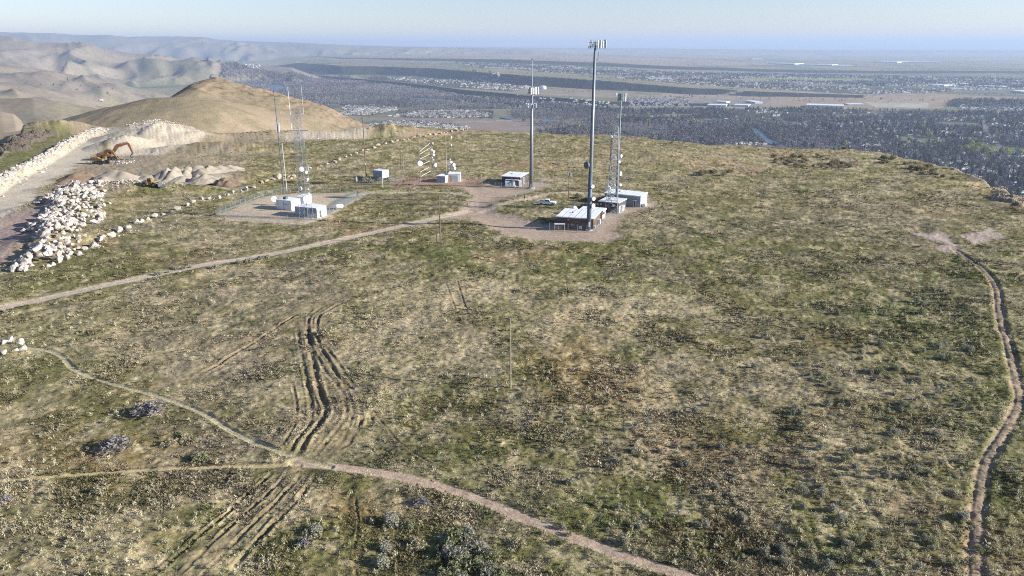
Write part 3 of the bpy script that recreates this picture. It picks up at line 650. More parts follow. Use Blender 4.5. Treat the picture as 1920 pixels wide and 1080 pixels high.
# small sagebrush ground cover, uncountable
def sage_proto(n, seed, leaf=.17):
    r = np.random.default_rng(seed); V = []; F = []; c = []
    lob = [(np.clip(r.normal(0, .3), -.5, .5), np.clip(r.normal(0, .3), -.5, .5), .55 + .35 * r.random(), .26 + .2 * r.random()) for _ in range(9)]
    for k in range(n):
        lx, ly, lh, lr = lob[k % 9]; d = r.normal(size=3); d /= np.linalg.norm(d); d[2] = abs(d[2])
        p = np.array([lx, ly, lh * .3]) + d * np.array([lr, lr, lh]) * (.75 + .35 * r.random())
        u = d * .8 + r.normal(size=3) * .6; u /= np.linalg.norm(u); v = np.cross(u, r.normal(size=3)); v /= np.linalg.norm(v); L = leaf * (.5 + r.random())
        n0 = len(V); V += [p + u * L, p - u * L * .5 + v * L * .45, p - u * L * .5 - v * L * .45]; F.append((n0, n0 + 1, n0 + 2)); b = .75 + .5 * r.random(); c += [b, b, b * .9]
    for k in range(6):
        lx, ly, lh, lr = lob[k]; n0 = len(V); V += [np.array((-.03, 0, 0)), np.array((.03, 0, 0)), np.array((lx, ly, lh))]; F.append((n0, n0 + 1, n0 + 2)); c += [.4, .4, .5]
    return np.array(V), np.array(F), np.array(c)
SAGEC = lin(176, 170, 142, K)
N = 15000
dp = 300 + (1110 - 300) * rng.random(N); hx_ = -60 + 2040 * rng.random(N)
t_ = (0 - H) / (-FPX * SP - (dp - 540) * CP); x = (hx_ - 960) * t_; y = (FPX * CP - (dp - 540) * SP) * t_
dens = .22 + .8 * ss(1300, 1700, hx_) * ss(430, 560, dp) + .35 * ss(.5, .65, fbm(x / 16, y / 16, 611, 3))
_, D = mesa_col(x, y); keep = (rng.random(N) < dens) & (D < .25) & (np.hypot(x, y) < rimR(np.arctan2(x, y)) - 2); x = x[keep]; y = y[keep]
z = mesa_z(x, y) - .04; s = (.20 + .34 * rng.random(len(x)) ** 2) * (.85 + np.hypot(x, y) / 600)
m_sage = attr_mat('sage_leaves', rough=.9, transl=.25)
scatter('sage_scrub', [sage_proto(34, 50 + k, .2) for k in range(4)], np.stack([x, y, z], 1), np.stack([s, s, s * 1.6], 1), rng.random(len(x)) * 6.283,
        SAGEC[None] * 1.4 * (.7 + .7 * rng.random((len(x), 1))), m_sage)

# ------------------------------------------------------------------ countable sagebrush: objects sharing meshes
SAGE = []
for k in range(6):
    v, f, c = sage_proto(520, 80 + k, .13); tint = [lin(172, 170, 152, K), lin(184, 182, 162, K), lin(160, 155, 152, K), lin(158, 160, 124, K), lin(190, 180, 148, K), lin(158, 150, 124, K)][k]
    o = npmesh('sagebrush', v, f, m_sage, np.clip(c[:, None] * tint * 1.0, 0, 1), link=False); SAGE.append(o.data)
def sage(px, py, wpx, k, label, group=None, flat=.8):
    x, y, z = GZ(px, py); dep = y * CP + H * SP; s = wpx * dep / FPX / 1.45
    o = bpy.data.objects.new('sagebrush', SAGE[k]); COL.objects.link(o); o.location = (x, y, z - .03); o.scale = (s, s, s * flat * .85); o.rotation_euler = (0, 0, random.random() * 6.28)
    tag(o, label, 'shrub', group)
big = [(282, 778, 52, 2, 'grey low spreading sagebrush beside the thin curving footpath'), (212, 845, 52, 2, 'lilac grey bare sagebrush casting a dark shadow in the left field'),
       (190, 925, 28, 4, 'pale dry shrub just under the narrow straw-coloured trail'), (592, 998, 30, 1, 'pale grey-green sagebrush alone right of the bottom wheel ruts'),
       (574, 1020, 26, 2, 'faded shrub touching the lone bush right of the bottom ruts'), (791, 946, 26, 2, 'round grey sagebrush below the bend of the dirt trail'),
       (733, 980, 36, 1, 'pale sagebrush topping the pair of small wheel ruts'), (766, 986, 24, 3, 'small dark sagebrush right of the pale one above the ruts'),
       (722, 1030, 28, 1, 'silvery sagebrush left of the two small ruts'), (780, 1027, 34, 4, 'straw-tipped sagebrush just left of the big shadowed clump'),
       (716, 1058, 34, 1, 'pale sagebrush nearest the bottom edge left of the clump'), (972, 1020, 24, 4, 'small pale shrub right of the big sagebrush clump'),
       (318, 836, 26, 4, 'small straw shrub left of the pair near the thin footpath'), (350, 822, 20, 4, 'tiny pale shrub nearest the thin footpath'), (376, 862, 30, 3, 'spiky light green shrub in the left field'),
       (1298, 1045, 20, 4, 'little pale shrub right of the bottom end of the dirt trail'), (615, 630, 30, 4, 'shrub on the inside of the curved wheel ruts'), (4, 942, 26, 2, 'grey shrub cut by the left edge of the picture')]
for a in big: sage(*a)
for (a, b, w) in [(855, 1010, 44), (880, 1005, 40), (845, 1038, 46), (872, 1035, 48), (900, 1030, 44), (925, 1045, 40), (858, 1066, 44), (890, 1062, 46), (915, 1072, 44), (940, 1078, 36), (835, 1078, 36), (868, 1092, 44), (840, 1018, 30), (930, 1098, 40)]:
    sage(a, b + 4, w * .82, random.choice([0, 3, 3]), 'silvery sagebrush packed in the large dark-shadowed clump at the bottom', 'sagebrush of the large bottom clump', 1.0)
for i, (cx, cy, rx, ry, n, lab, grp) in enumerate([(1500, 303, 60, 12, 26, 'dark scrub bush in the thicket near the mesa edge', 'dark bushes of the near-rim thicket'), (1560, 311, 34, 5, 14, 'dark scrub bush in the low row right of the thicket', 'dark bushes in the row right of the thicket'),
        (1650, 303, 25, 6, 8, 'dark bush on the grassy edge above the town', 'dark bushes on the right edge of the mesa'), (1745, 322, 50, 8, 16, 'dark bush on the dropping right edge of the mesa', 'dark bushes on the dropping right edge'),
        (1335, 326, 38, 4, 10, 'low dark shrub in the patch left of the thicket', 'low shrubs left of the thicket'), (1570, 259 + 20, 20, 2, 3, 'brown bush standing on the skyline of the mesa edge', 'brown skyline bushes'),
        (1105, 375, 28, 4, 9, 'brown scrub bush on the mound behind the white truck', 'brown scrub behind the truck'), (705, 338, 26, 4, 9, 'grey bush in front of the small shed', 'grey bushes before the small shed'),
        (460, 492, 60, 6, 8, 'grey bush along the upper verge of the gravel road', 'grey bushes along the road verge'), (340, 512 - 8, 45, 5, 7, 'grey bush on the road verge at left', 'grey bushes on the left road verge')]):
    for k in range(n):
        a = random.uniform(-1, 1); b = random.uniform(-1, 1) * (1 if i != 8 else .2)
        sage(cx + rx * a, cy + ry * b + (-a * rx * .2 if i in (8, 9) else (a * rx * .18 if i == 3 else 0)), random.uniform(7, 14) if cy < 340 else random.uniform(8, 15), 5 if i < 7 else random.choice([0, 1]), lab, grp, .9)
for k in range(34):
    sage(random.uniform(1010, 1420), random.uniform(760, 1040), random.uniform(9, 17), random.choice([0, 1, 4]), 'small sagebrush in the rust and straw patches above the dirt trail', 'sagebrush above the dirt trail', 1.3)
cnt = 0
while cnt < 130:
    a = random.uniform(1380, 1915); b = random.uniform(560, 1075)
    if abs(a - 1870) < 45 and random.random() < .8: continue
    if random.random() > .3 + .7 * (b > 640) * (a > 1480): continue
    sage(a, b, random.uniform(9, 19) * (.8 + (b - 560) / 1500), random.choice([0, 0, 1, 3, 4]), 'small sagebrush scattered over the green right-hand field', 'sagebrush scattered over the right field', 1.35); cnt += 1

# ------------------------------------------------------------------ boulders
from mathutils import noise as mn
def rock_mesh(seed, m, n=2):
    import bmesh
    bm = bmesh.new(); bmesh.ops.create_icosphere(bm, subdivisions=n, radius=1)
    r = random.Random(seed); off = Vector((seed * 7.3, seed * 1.1, 0)); pl = [(Vector((r.gauss(0, 1), r.gauss(0, 1), r.gauss(0, 1))).normalized(), r.uniform(.38, .75)) for _ in range(11)]
    for v in bm.verts:
        p = v.co.copy()
        for nrm, d in pl:
            e = p.dot(nrm)
            if e > d: p -= nrm * (e - d)
        v.co = p * (1 + .15 * mn.noise(p * 2.3 + off))
    me = bpy.data.meshes.new('boulder'); bm.to_mesh(me); bm.free(); me.materials.append(m); return me
m_rock = mat('pale_sandstone', lin(216, 208, 198, .62), rough=.95, var=.32, scale=1.5, bump=.05)
m_rock2 = mat('tan_sandstone', lin(208, 190, 162, .66), rough=.95, var=.16, scale=1.5, bump=.05)
ROCKS = [rock_mesh(k, m_rock) for k in range(6)]; ROCKT = [rock_mesh(20 + k, m_rock2) for k in range(4)]
def boulder(x, y, z, s, label, group, tan=False):
    o = bpy.data.objects.new('boulder', random.choice(ROCKT if tan else ROCKS)); COL.objects.link(o)
    o.location = (x, y, z); o.scale = (s * random.uniform(.8, 1.3), s * random.uniform(.8, 1.15), s * random.uniform(.65, .95)); o.rotation_euler = (random.uniform(-.4, .4), random.uniform(-.4, .4), random.uniform(0, 6.28))
    tag(o, label, 'boulder', group)
PILE = [(6, 500), (50, 462), (75, 434), (35, 427), (60, 412), (82, 400), (104, 372), (70, 380), (62, 374), (84, 366), (126, 349), (176, 350), (205, 347), (192, 360), (197, 382), (196, 398), (186, 414), (157, 420), (148, 452), (132, 474), (82, 490), (31, 500)]
PW = W2(PILE, 1.5); A = np.array(PW)
pp = []
while len(pp) < 720:
    x = random.uniform(A[:, 0].min(), A[:, 0].max()); y = random.uniform(A[:, 1].min(), A[:, 1].max())
    if inpoly(np.array([x]), np.array([y]), PW)[0] and all((x - a) ** 2 + (y - b) ** 2 > .3 for a, b in pp): pp.append((x, y))
pp.sort(key=lambda p: math.hypot(*p))
px_ = np.array(pp); dB, _, _ = polyd(px_[:, 0], px_[:, 1], PW + [PW[0]], 1e9); zb = mesa_z(px_[:, 0], px_[:, 1], False)
rubble = []
for i, (x, y) in enumerate(pp):
    zz = zb[i] + min(dB[i], 4.5) * .62
    if i % 4 == 0 or i < 40: boulder(x, y, zz, random.uniform(.7, 1.3), 'white sandstone boulder heaped in the big pile beside the haul road', 'boulders of the big white pile')
    else: rubble.append((x, y, zz - .1, random.uniform(.6, 1.05)))
for P, n, s0, s1 in (([(-60, 396), (0, 352), (50, 324), (100, 294), (150, 264), (190, 246)], 760, .4, 1.2),):
    L = PL(P)
    for k in range(n):
        t = random.random() * (len(L) - 1.001); i = int(t); f = t - i; o = random.gauss(0, 1.9)
        x = L[i][0] * (1 - f) + L[i + 1][0] * f + o; y = L[i][1] * (1 - f) + L[i + 1][1] * f + o * .3
        rubble.append((x, y, zg(x, y) + .1, random.uniform(s0, s1)))
for (cx, cy, rx, ry, n) in ((240, 350, 55, 5, 260), (220, 300, 40, 5, 90), (300, 240, 60, 7, 260), (120, 352, 12, 5, 40), (640, 258, 60, 3, 60), (420, 250, 60, 3, 60), (205, 335, 30, 8, 60)):
    for k in range(n):
        x, y = G(cx + random.gauss(0, rx * .5), cy + random.gauss(0, ry * .5), 1); rubble.append((x, y, zg(x, y), random.uniform(.25, .75)))
import bmesh
bm = bmesh.new(); me = ROCKS[0]; 
def rk_proto(me):
    v = np.array([tuple(q.co) for q in me.vertices]); f = np.array([tuple(p.vertices) for p in me.polygons]); return v, f, np.ones(len(v))
small = [rk_proto(rock_mesh(40 + k, m_rock, 1)) for k in range(5)]
ROW = [(150, 478, .95), (160, 468, 1.1), (176, 462, 1.3), (188, 452, 1.1), (196, 446, 1.2), (207, 442, 1.2), (224, 434, 1.3), (241, 430, 1.1), (256, 419, 1.4), (266, 417, 1.0), (278, 413, 1.0), (290, 408, 1.2), (306, 403, .9), (320, 399, .8), (334, 393, 1.1), (352, 386, 1.1), (362, 380, 1.3),
       (378, 374, .9), (392, 374, .9), (412, 372, 1.0), (428, 367, .9), (437, 362, .9), (452, 360, 1.0), (462, 356, 1.1), (476, 352, 1.2), (492, 343, 1.0), (500, 340, .9), (513, 338, 1.1), (522, 333, 1.5), (541, 333, 1.4), (550, 331, 1.2), (582, 316, 1.0), (596, 316, .9), (614, 308, 1.2), (626, 305, 1.5), (636, 300, 1.1),
       (648, 296, 1.1), (657, 292, .9), (668, 288, 1.1), (680, 283, 1.3), (690, 282, .9), (702, 278, 1.3), (710, 274, 1.5), (722, 270, 1.2), (735, 268, 1.5), (744, 264, 1.1), (757, 263, 1.0), (765, 262, 1.0), (777, 258, 1.2), (786, 256, 1.5), (797, 256, 1.0), (806, 254, 1.3), (815, 252, 1.2), (826, 251, 1.0), (836, 249, 1.3),
       (846, 247, 1.4), (858, 245, 1.2), (866, 245, 1.1), (876, 243, 1.2), (888, 243, .9), (897, 243, 1.1), (908, 244, .8), (918, 243, .8), (925, 244, .7), (700, 279, .9), (686, 286, .8), (772, 260, .8), (832, 250, .8), (546, 336, .8), (532, 330, 1.0)]
ROWR = []
for a, b, s in ROW:
    x, y, z = GZ(a, b)
    lab, grp = (('pale boulder in the near stretch of the rock line, by the big pile', 'rock line near the pile') if a < 300 else ('pale boulder in the rock line behind the fenced gravel pad', 'rock line behind the pad') if a < 570 else
                ('tan boulder in the middle stretch of the rock line behind the tall poles', 'rock line behind the poles') if a < 730 else ('tan boulder in the far stretch of the rock line at the mesa edge', 'rock line at the mesa edge'))
    boulder(x, y, z + s * random.uniform(.2, .45), s * random.uniform(.9, 1.25), lab, grp, a > 470)
    for q in range(5): ox, oy = x + random.gauss(0, 2.2), y + random.gauss(0, 1.4); ROWR.append((ox, oy, zg(ox, oy), random.uniform(.15, .5)))
for a, b, s, lab in [(8, 640, 1.0, 'white boulder cut by the left edge, rearmost of the small cluster'), (20, 636, 1.1, 'white flat boulder at the back of the small left cluster'), (39, 641, 1.2, 'largest white boulder of the small left cluster, shadow on its left'), (44, 652, .9, 'white wedge boulder at the right front of the small left cluster'),
                     (8, 659, 1.0, 'low white boulder at the front left of the small left cluster'), (30, 655, .7, 'small white boulder in the middle of the small left cluster'), (204, 378, 1.2, 'white boulder lying alone right of the big pile'), (159, 441, 1.3, 'white boulder lying alone between the pile and the rock line')]:
    x, y, z = GZ(a, b + 4); boulder(x, y, z + s * .3, s * .8, lab, None)

rubble += ROWR
rb_ = np.array(rubble); n = len(rb_)
scatter('rubble', small, rb_[:, :3], np.stack([rb_[:, 3] * (.8 + .5 * rng.random(n)), rb_[:, 3], rb_[:, 3] * .75], 1), rng.random(n) * 6.283, lin(222, 212, 200, .66)[None] * (.6 + .6 * rng.random((n, 1))), attr_mat('rubble_rock', noise=((1.5, .12),)), jit=0)
def outcrop(px, py, wx, wy, h, label, m):
    x, y, z = GZ(px, py); n = 60; g_ = np.linspace(-1, 1, n); A_, B_ = np.meshgrid(g_, g_); a = A_.ravel(); b = B_.ravel(); r = np.sqrt(a * a + b * b)
    blk = np.floor(fbm(a * 3 + px, b * 3, 5, 3) * 7) / 7; zz = h * np.clip(1.15 - r, 0, 1) ** .5 * (.35 + 1.1 * blk) + (fbm(a * 14, b * 14, 6, 3) - .5) * h * .25 - h * .9 * ss(.7, 1, r)
    o = npmesh('rock_outcrop', np.stack([a * wx, b * wy, zz], 1), grid_faces(n, n), m); o.location = (x, y, z - .3); tag(o, label, 'rock')
m_crag = mat('dark_crag', lin(104, 94, 84, K), rough=1, var=.4, scale=.5, bump=.2, bscale=2)
outcrop(50, 266, 11, 14, 4.5, 'dark broken rock outcrop at the far left corner of the mesa', m_crag); outcrop(72, 248, 10, 12, 3.5, 'dark crag behind the left corner outcrop, grass on top', m_crag); outcrop(20, 280, 12, 8, 3.5, 'low dark ledge running down from the left corner outcrop', m_crag)
outcrop(1893, 374, 7, 7, 2.0, 'brown eroded rock ledge at the right rim above the conifers', mat('brown_ledge', lin(160, 146, 124, K), rough=1, var=.3, scale=.6, bump=.2, bscale=2)); outcrop(1862, 354, 6, 5, 1.4, 'tan rock ledge on the right rim left of the conifers', bpy.data.materials['brown_ledge'])

# sand and spoil piles
def heap(px, py, wm, h, col, label, group=None, sx=1.0, name='sand_pile'):
    x, y, z = GZ(px, py); n = 34; g_ = np.linspace(-1.25, 1.25, n); A_, B_ = np.meshgrid(g_, g_); a = A_.ravel(); b = B_.ravel(); sd_ = px * 3.1
    rr_ = np.sqrt(a * a + b * b); rr_ = rr_ * (1 + .25 * (fbm(a * 2 + sd_, b * 2, 7, 3) - .5)); zz = np.clip(1 - rr_, -.12, 1); r3 = random.Random(int(px))
    for q in range(5): qa, qb, qh = r3.uniform(-.6, .6), r3.uniform(-.5, .5), r3.uniform(.45, .95); zz = np.maximum(zz * .97, qh - np.hypot(a - qa, (b - qb) * 1.3) * 1.15)
    zz = np.clip(zz, -.12, 1); zz = np.where(zz > .8, .8 + (zz - .8) * .5, zz) * h * (.75 + .5 * fbm(a * 1.5 + sd_, b * 1.5 + sd_, 9, 2)) + (fbm(a * 5 + sd_, b * 5, 8, 3) - .5) * h * .22
    o = npmesh(name, np.stack([a * wm * sx, b * wm, zz - .1], 1), grid_faces(n, n), col, smoothf=True); o.location = (x, y, z); o.rotation_euler = (0, 0, px * .7); o.scale = (1.25, .9, 1) if px % 3 == 0 else (.95, 1.1, 1); tag(o, label, 'sand pile', group)
m_sand = mat('sand', lin(206, 192, 170, K * .72), rough=1, var=.08, scale=.8, bump=.05, bscale=3); m_soil = mat('brown_soil', lin(150, 128, 108, K * .8), rough=1, var=.2, scale=1.2, bump=.1, bscale=3)
for a, b, w, h, lab in [(218, 338, 9, 6, 'pale cone-shaped sand pile left of the wheel loader'), (310, 334, 6, 4.5, 'sand pile just behind the wheel loader'), (330, 331, 6.5, 5.5, 'sand pile second right of the wheel loader'), (352, 329, 6.5, 5.5, 'rounded sand pile mid-row'),
                        (372, 328, 6.5, 5.5, 'sand pile right of the middle of the row'), (392, 326, 6.5, 5.5, 'second sand pile from the right end of the row'), (414, 324, 7, 5.0, 'right-end sand pile of the row'), (342, 340, 5, 3, 'low sand pile before the row, facing the yard'), (385, 338, 5, 3.6, 'low sand pile before the right end of the row'), (275, 335, 7, 3, 'flat sand heap between cone pile and loader')]:
    heap(a, b, w * 1.12, h * .8, m_sand, lab)
heap(145, 338, 7, 4, m_soil, 'brown soil heap at the bend of the haul road', sx=1.3, name='soil_pile')
heap(424, 345, 5, 3.0, m_soil, 'dark brown soil heap right of the sand pile row', sx=1.2, name='soil_pile')

# ================================================================== SITE OBJECTS
M = dict(
    steel=mat('galvanised_steel', (.27, .30, .34), rough=.5, metal=.35, var=.10, scale=1.2), darksteel=mat('dark_steel', (.10, .13, .17), rough=.6, metal=.3),
    white=mat('white_paint', (.78, .79, .80), rough=.5, var=.04), offwhite=mat('offwhite_panel', (.70, .70, .68), rough=.6, var=.07), grey=mat('grey_metal_wall', (.33, .36, .40), rough=.6, var=.08, scale=.8),
    brick=mat('brown_brick', (.14, .095, .068), rough=.9, var=.15, scale=4, bump=.02), roof=mat('white_membrane_roof', (.76, .78, .79), rough=.7, var=.10, scale=.5), beige=mat('beige_block', (.55, .47, .36), rough=.9),
    black=mat('black_rubber', (.02, .02, .022), rough=.8), glass=mat('dark_glass', (.03, .04, .05), rough=.15, var=0, spec=.6), wood=mat('weathered_wood', (.17, .125, .09), rough=.95, var=.25, scale=6),
    woodl=mat('pale_wood', (.30, .25, .18), rough=.95, var=.2, scale=6), orange=mat('orange_paint', (.24, .10, .05), rough=.7, var=.3, scale=1.5), yellow=mat('yellow_paint', (.22, .15, .055), rough=.7, var=.35, scale=1.5), rust=mat('rusty_door', (.33, .16, .09), rough=.9, var=.25, scale=3),
    darkwall=mat('dark_block_wall', (.085, .08, .085), rough=.9, var=.12), concrete=mat('concrete', (.42, .41, .38), rough=.95, var=.12), red=mat('red_paint', (.5, .05, .03), rough=.5), cab=mat('blue_grey_cabinet', (.42, .50, .58), rough=.6), skin=mat('skin', (.45, .28, .2)), dark=mat('dark_cloth', (.03, .03, .04)), tancloth=mat('tan_cloth', (.35, .30, .24)),
    lamp=mat('light_lens', (.6, .58, .5), rough=.3), redl=mat('tail_lens', (.4, .03, .02), rough=.3))
M['lightsteel'] = mat('bright_galvanised', (.50, .52, .54), rough=.5, metal=.2)
def chain_mat():
    m = bpy.data.materials.new('chain_link'); m.use_nodes = True; n = m.node_tree; b = n.nodes['Principled BSDF']; b.inputs['Base Color'].default_value = (.34, .37, .38, 1); b.inputs['Metallic'].default_value = .4; b.inputs['Roughness'].default_value = .5
    tc = n.nodes.new('ShaderNodeTexCoord'); v = n.nodes.new('ShaderNodeTexVoronoi'); v.feature = 'DISTANCE_TO_EDGE'; v.inputs['Scale'].default_value = 9; n.links.new(tc.outputs['Object'], v.inputs['Vector'])
    mt = n.nodes.new('ShaderNodeMath'); mt.operation = 'LESS_THAN'; mt.inputs[1].default_value = .022; n.links.new(v.outputs['Distance'], mt.inputs[0])
    tr = n.nodes.new('ShaderNodeBsdfTransparent'); mx = n.nodes.new('ShaderNodeMixShader'); n.links.new(mt.outputs[0], mx.inputs[0]); n.links.new(tr.outputs[0], mx.inputs[1]); n.links.new(b.outputs[0], mx.inputs[2])
    n.links.new(mx.outputs[0], n.nodes['Material Output'].inputs['Surface']); return m
M['chain'] = chain_mat()

def dish(parent, x, y, z, r, az, m=None, drum=True, name='dish'):
    d = Vector((math.sin(R(az)), math.cos(R(az)), 0)); c = Vector((x, y, z)) + d * r * .3
    mb = MB().lathe(c, d, [(-.35 * r, r * .25), (-.3 * r, r * .7), (-.05 * r, r), (.45 * r if drum else .05 * r, r), (.55 * r if drum else .07 * r, r * .8), (.6 * r if drum else 0, r * .1)], 20)
    o = mb.build(name, m or M['white'], parent)
    MB().tube((x - d.x * .1, y - d.y * .1, z), c - d * .3 * r, .06).build('bracket', M['darksteel'], o)
    return o
def panels(parent, z, Rr, n, ph, rot=0, cx=0, cy=0, w=.3, sides=3, frame=True):
    if frame:
        mb = MB()
        for k in range(sides):
            a0 = rot + 2 * math.pi * k / sides; a1 = rot + 2 * math.pi * (k + 1) / sides
            for dz in (-ph * .25, ph * .25):
                mb.bar((cx + Rr * math.cos(a0), cy + Rr * math.sin(a0), z + dz), (cx + Rr * math.cos(a1), cy + Rr * math.sin(a1), z + dz), .06)
            mb.bar((cx, cy, z - ph * .25), (cx + Rr * .5 * (math.cos(a0) + math.cos(a1)), cy + Rr * .5 * (math.sin(a0) + math.sin(a1)), z - ph * .25), .07); mb.bar((cx, cy, z + .1), (cx + Rr * math.cos(a0), cy + Rr * math.sin(a0), z + .1), .05)
        mb.build('antenna_platform', M['darksteel'], parent)
    for k in range(sides):
        a0 = rot + 2 * math.pi * k / sides; a1 = rot + 2 * math.pi * (k + 1) / sides; am = (a0 + a1) / 2; d = Vector((math.cos(am), math.sin(am), 0)); u = Vector((-d.y, d.x, 0))
        for i in range(n):
            t = (i + .5) / n; p = Vector((cx + Rr * (math.cos(a0) * (1 - t) + math.cos(a1) * t), cy + Rr * (math.sin(a0) * (1 - t) + math.sin(a1) * t), z)) + d * .22
            hh = ph * random.uniform(.42, .56); ww = w * random.uniform(.7, 1.1) / 2; mb = MB(); vs = []
            for dz in (-hh, hh):
                for a_, b_ in ((-ww, -.09), (ww, -.09), (ww, .09), (-ww, .09)): vs.append(p + u * a_ + d * b_ + Vector((0, 0, dz)))
            mb.add(vs, [(0, 3, 2, 1), (4, 5, 6, 7), (0, 1, 5, 4), (1, 2, 6, 5), (2, 3, 7, 6), (3, 0, 4, 7)])
            o = mb.build('panel_antenna', M['white'] if random.random() < .7 else M['grey'], parent)
            MB().tube(p - d * .2 - Vector((0, 0, hh * 1.2)), p - d * .2 + Vector((0, 0, hh * 1.2)), .045, n=6).build('mounting_pipe', M['darksteel'], o)
def lattice(parent, h, w0, w1, nb, legs=3, r=.07, m=None, rot=.4, legm=None, x0=0, y0=0):
    m = m or M['steel']; c0 = [(x0 + w0 / 1.732 * math.cos(rot + 2 * math.pi * k / legs), y0 + w0 / 1.732 * math.sin(rot + 2 * math.pi * k / legs)) for k in range(legs)]; c1 = [(x0 + (a - x0) * w1 / w0, y0 + (b - y0) * w1 / w0) for a, b in c0]
    P = lambda k, t: (c0[k % legs][0] * (1 - t) + c1[k % legs][0] * t, c0[k % legs][1] * (1 - t) + c1[k % legs][1] * t, h * t)
    for k in range(legs): MB().tube(P(k, 0), P(k, 1), r, r * .7, 6).build('leg', legm or m, parent)
    mb = MB()
    for i in range(nb):
        t0 = (i / nb) ** .93; t1 = ((i + 1) / nb) ** .93
        for k in range(legs):
            mb.bar(P(k, t0), P(k + 1, t1), r * .45); mb.bar(P(k + 1, t0), P(k, t1), r * .45); mb.bar(P(k, t1), P(k + 1, t1), r * .45)
    mb.build('bracing', m, parent)
    return P

# --- tall monopole by the brick building
x, y = G(1104, 432); T = empty('monopole_tower', (x, y, 0), 0, 'tallest steel monopole with antenna crown on the skyline, in front of the brick building', 'tower', 'cell towers')
hA = 50.1
MB().tube((0, 0, .3), (0, 0, hA), .60, .30, 18).build('pole', M['steel'], T, smoothf=True)
MB().tube((0, 0, 0), (0, 0, .35), 1.1, 1.1, 16).build('concrete_base', M['concrete'], T)
zj0, zj1 = ZT(402, y), ZT(323, y)
MB().tube((-.1, -.05, zj0 - 8), (-.08, -.05, zj1), .66, .56, 16).build('dark_sleeve', M['darksteel'], T, smoothf=True)
mb = MB()
for dx in (-.62, -.5, -.4): mb.tube((dx, -.3, .3), (dx * .55, -.2, hA - 2), .05, n=5)
mb.build('cable_run', M['darksteel'], T)
panels(T, 50.2, 2.75, 4, 1.9, rot=.35, cx=.45)
dish(T, -.9, -.3, ZT(309, y), .95, 230, M['darksteel']); dish(T, .45, -.35, ZT(349, y), .55, 165); dish(T, .8, -.3, ZT(372, y), .58, 155); dish(T, .75, -.35, ZT(385, y), .62, 150)
o = MB().tube((.35, 0, ZT(112, y)), (.95, 0, ZT(112, y)), .05).tube((.95, 0, ZT(116, y)), (.95, 0, ZT(98, y)), .13).build('small_antenna', M['grey'], T)
MB().box(-.2, .2, -.95, -.7, 1.2, 2.6).build('breaker_box', M['white'], T)
# --- second monopole
x, y = G(996, 353); T = empty('monopole_tower', (x, y, 0), 0, 'steel monopole with two antenna rings and a thin top mast, left of the tallest tower', 'tower', 'cell towers')
zt = ZT(163, y); MB().tube((0, 0, .3), (0, 0, zt), .78, .34, 18).build('pole', M['steel'], T, smoothf=True); MB().tube((0, 0, zt), (0, 0, ZT(112, y)), .22, .16, 12).build('top_mast', M['steel'], T)
MB().tube((0, 0, 0), (0, 0, .35), 1.3, 1.3, 16).build('concrete_base', M['concrete'], T)
MB().tube((-.62, -.55, .3), (-.3, -.2, zt - 6), .12, n=6).build('cable_run', M['darksteel'], T)
MB().tube((0, 0, ZT(112, y)), (0, 0, ZT(110, y)), .3).build('lightning_cap', M['darksteel'], T)
panels(T, ZT(170, y), 2.5, 4, 2.3, rot=.2, w=.45); panels(T, ZT(198, y), 2.6, 4, 1.5, rot=.9, w=.5)
dish(T, -1.4, -.6, ZT(197, y), .6, 215)
# --- slim pole tower with panels
x, y = G(1155, 388); T = empty('antenna_mast', (x, y, 0), 0, 'dark slender pole with boxy panel antennas on top, rising behind the lattice tower', 'tower')
zt = ZT(177, y); MB().tube((0, 0, .0), (0, 0, zt * .52), .42, .36, 12).build('dark_sleeve', M['darksteel'], T); MB().tube((0, 0, zt * .52), (0, 0, zt), .33, .20, 12).build('pole', M['steel'], T)
panels(T, zt - .8, 1.7, 2, 2.4, rot=.5, w=.7, sides=4)
mb = MB()
for k in range(6): mb.tube((.6 + k * .25, -.2, zt), (.6 + k * .25, -.2, zt + 1.6), .02, n=4)
mb.bar((.2, -.2, zt), (2.0, -.2, zt), .03).build('whip_antennas', M['offwhite'], T)
# --- lattice tower in front of it
x, y = G(1150, 398); T = empty('lattice_tower', (x, y, 0), 0, 'three-legged lattice tower carrying white round dishes, between dark and grey buildings', 'tower')
hL = ZT(238, y); lattice(T, hL, 4.6, 1.1, 15, 3, .10, rot=.9, m=M['lightsteel'])
for px_, py_, r_, az in ((1147, 256, .45, 240), (1152, 294, .5, 190), (1163, 292, .5, 130), (1160, 303, .4, 140), (1161, 325, .7, 120), (1151, 347, .5, 200), (1162, 346, .42, 150), (1150, 384, .45, 185)):
    zz = ZT(py_, y); dish(T, (px_ - 960) * (y * CP + (H - zz) * SP) / FPX - x, -.5, zz, r_, az)
x2, y2 = G(1141, 396); T = empty('lattice_mast', (x2, y2, 0), 0, 'short lattice mast holding one large white dish, left of the dish tower', 'tower')
lattice(T, ZT(252, y2), 1.0, .3, 26, 3, .05, rot=.2, m=M['darksteel']); dish(T, -.4, -.3, ZT(352, y2), .82, 205)
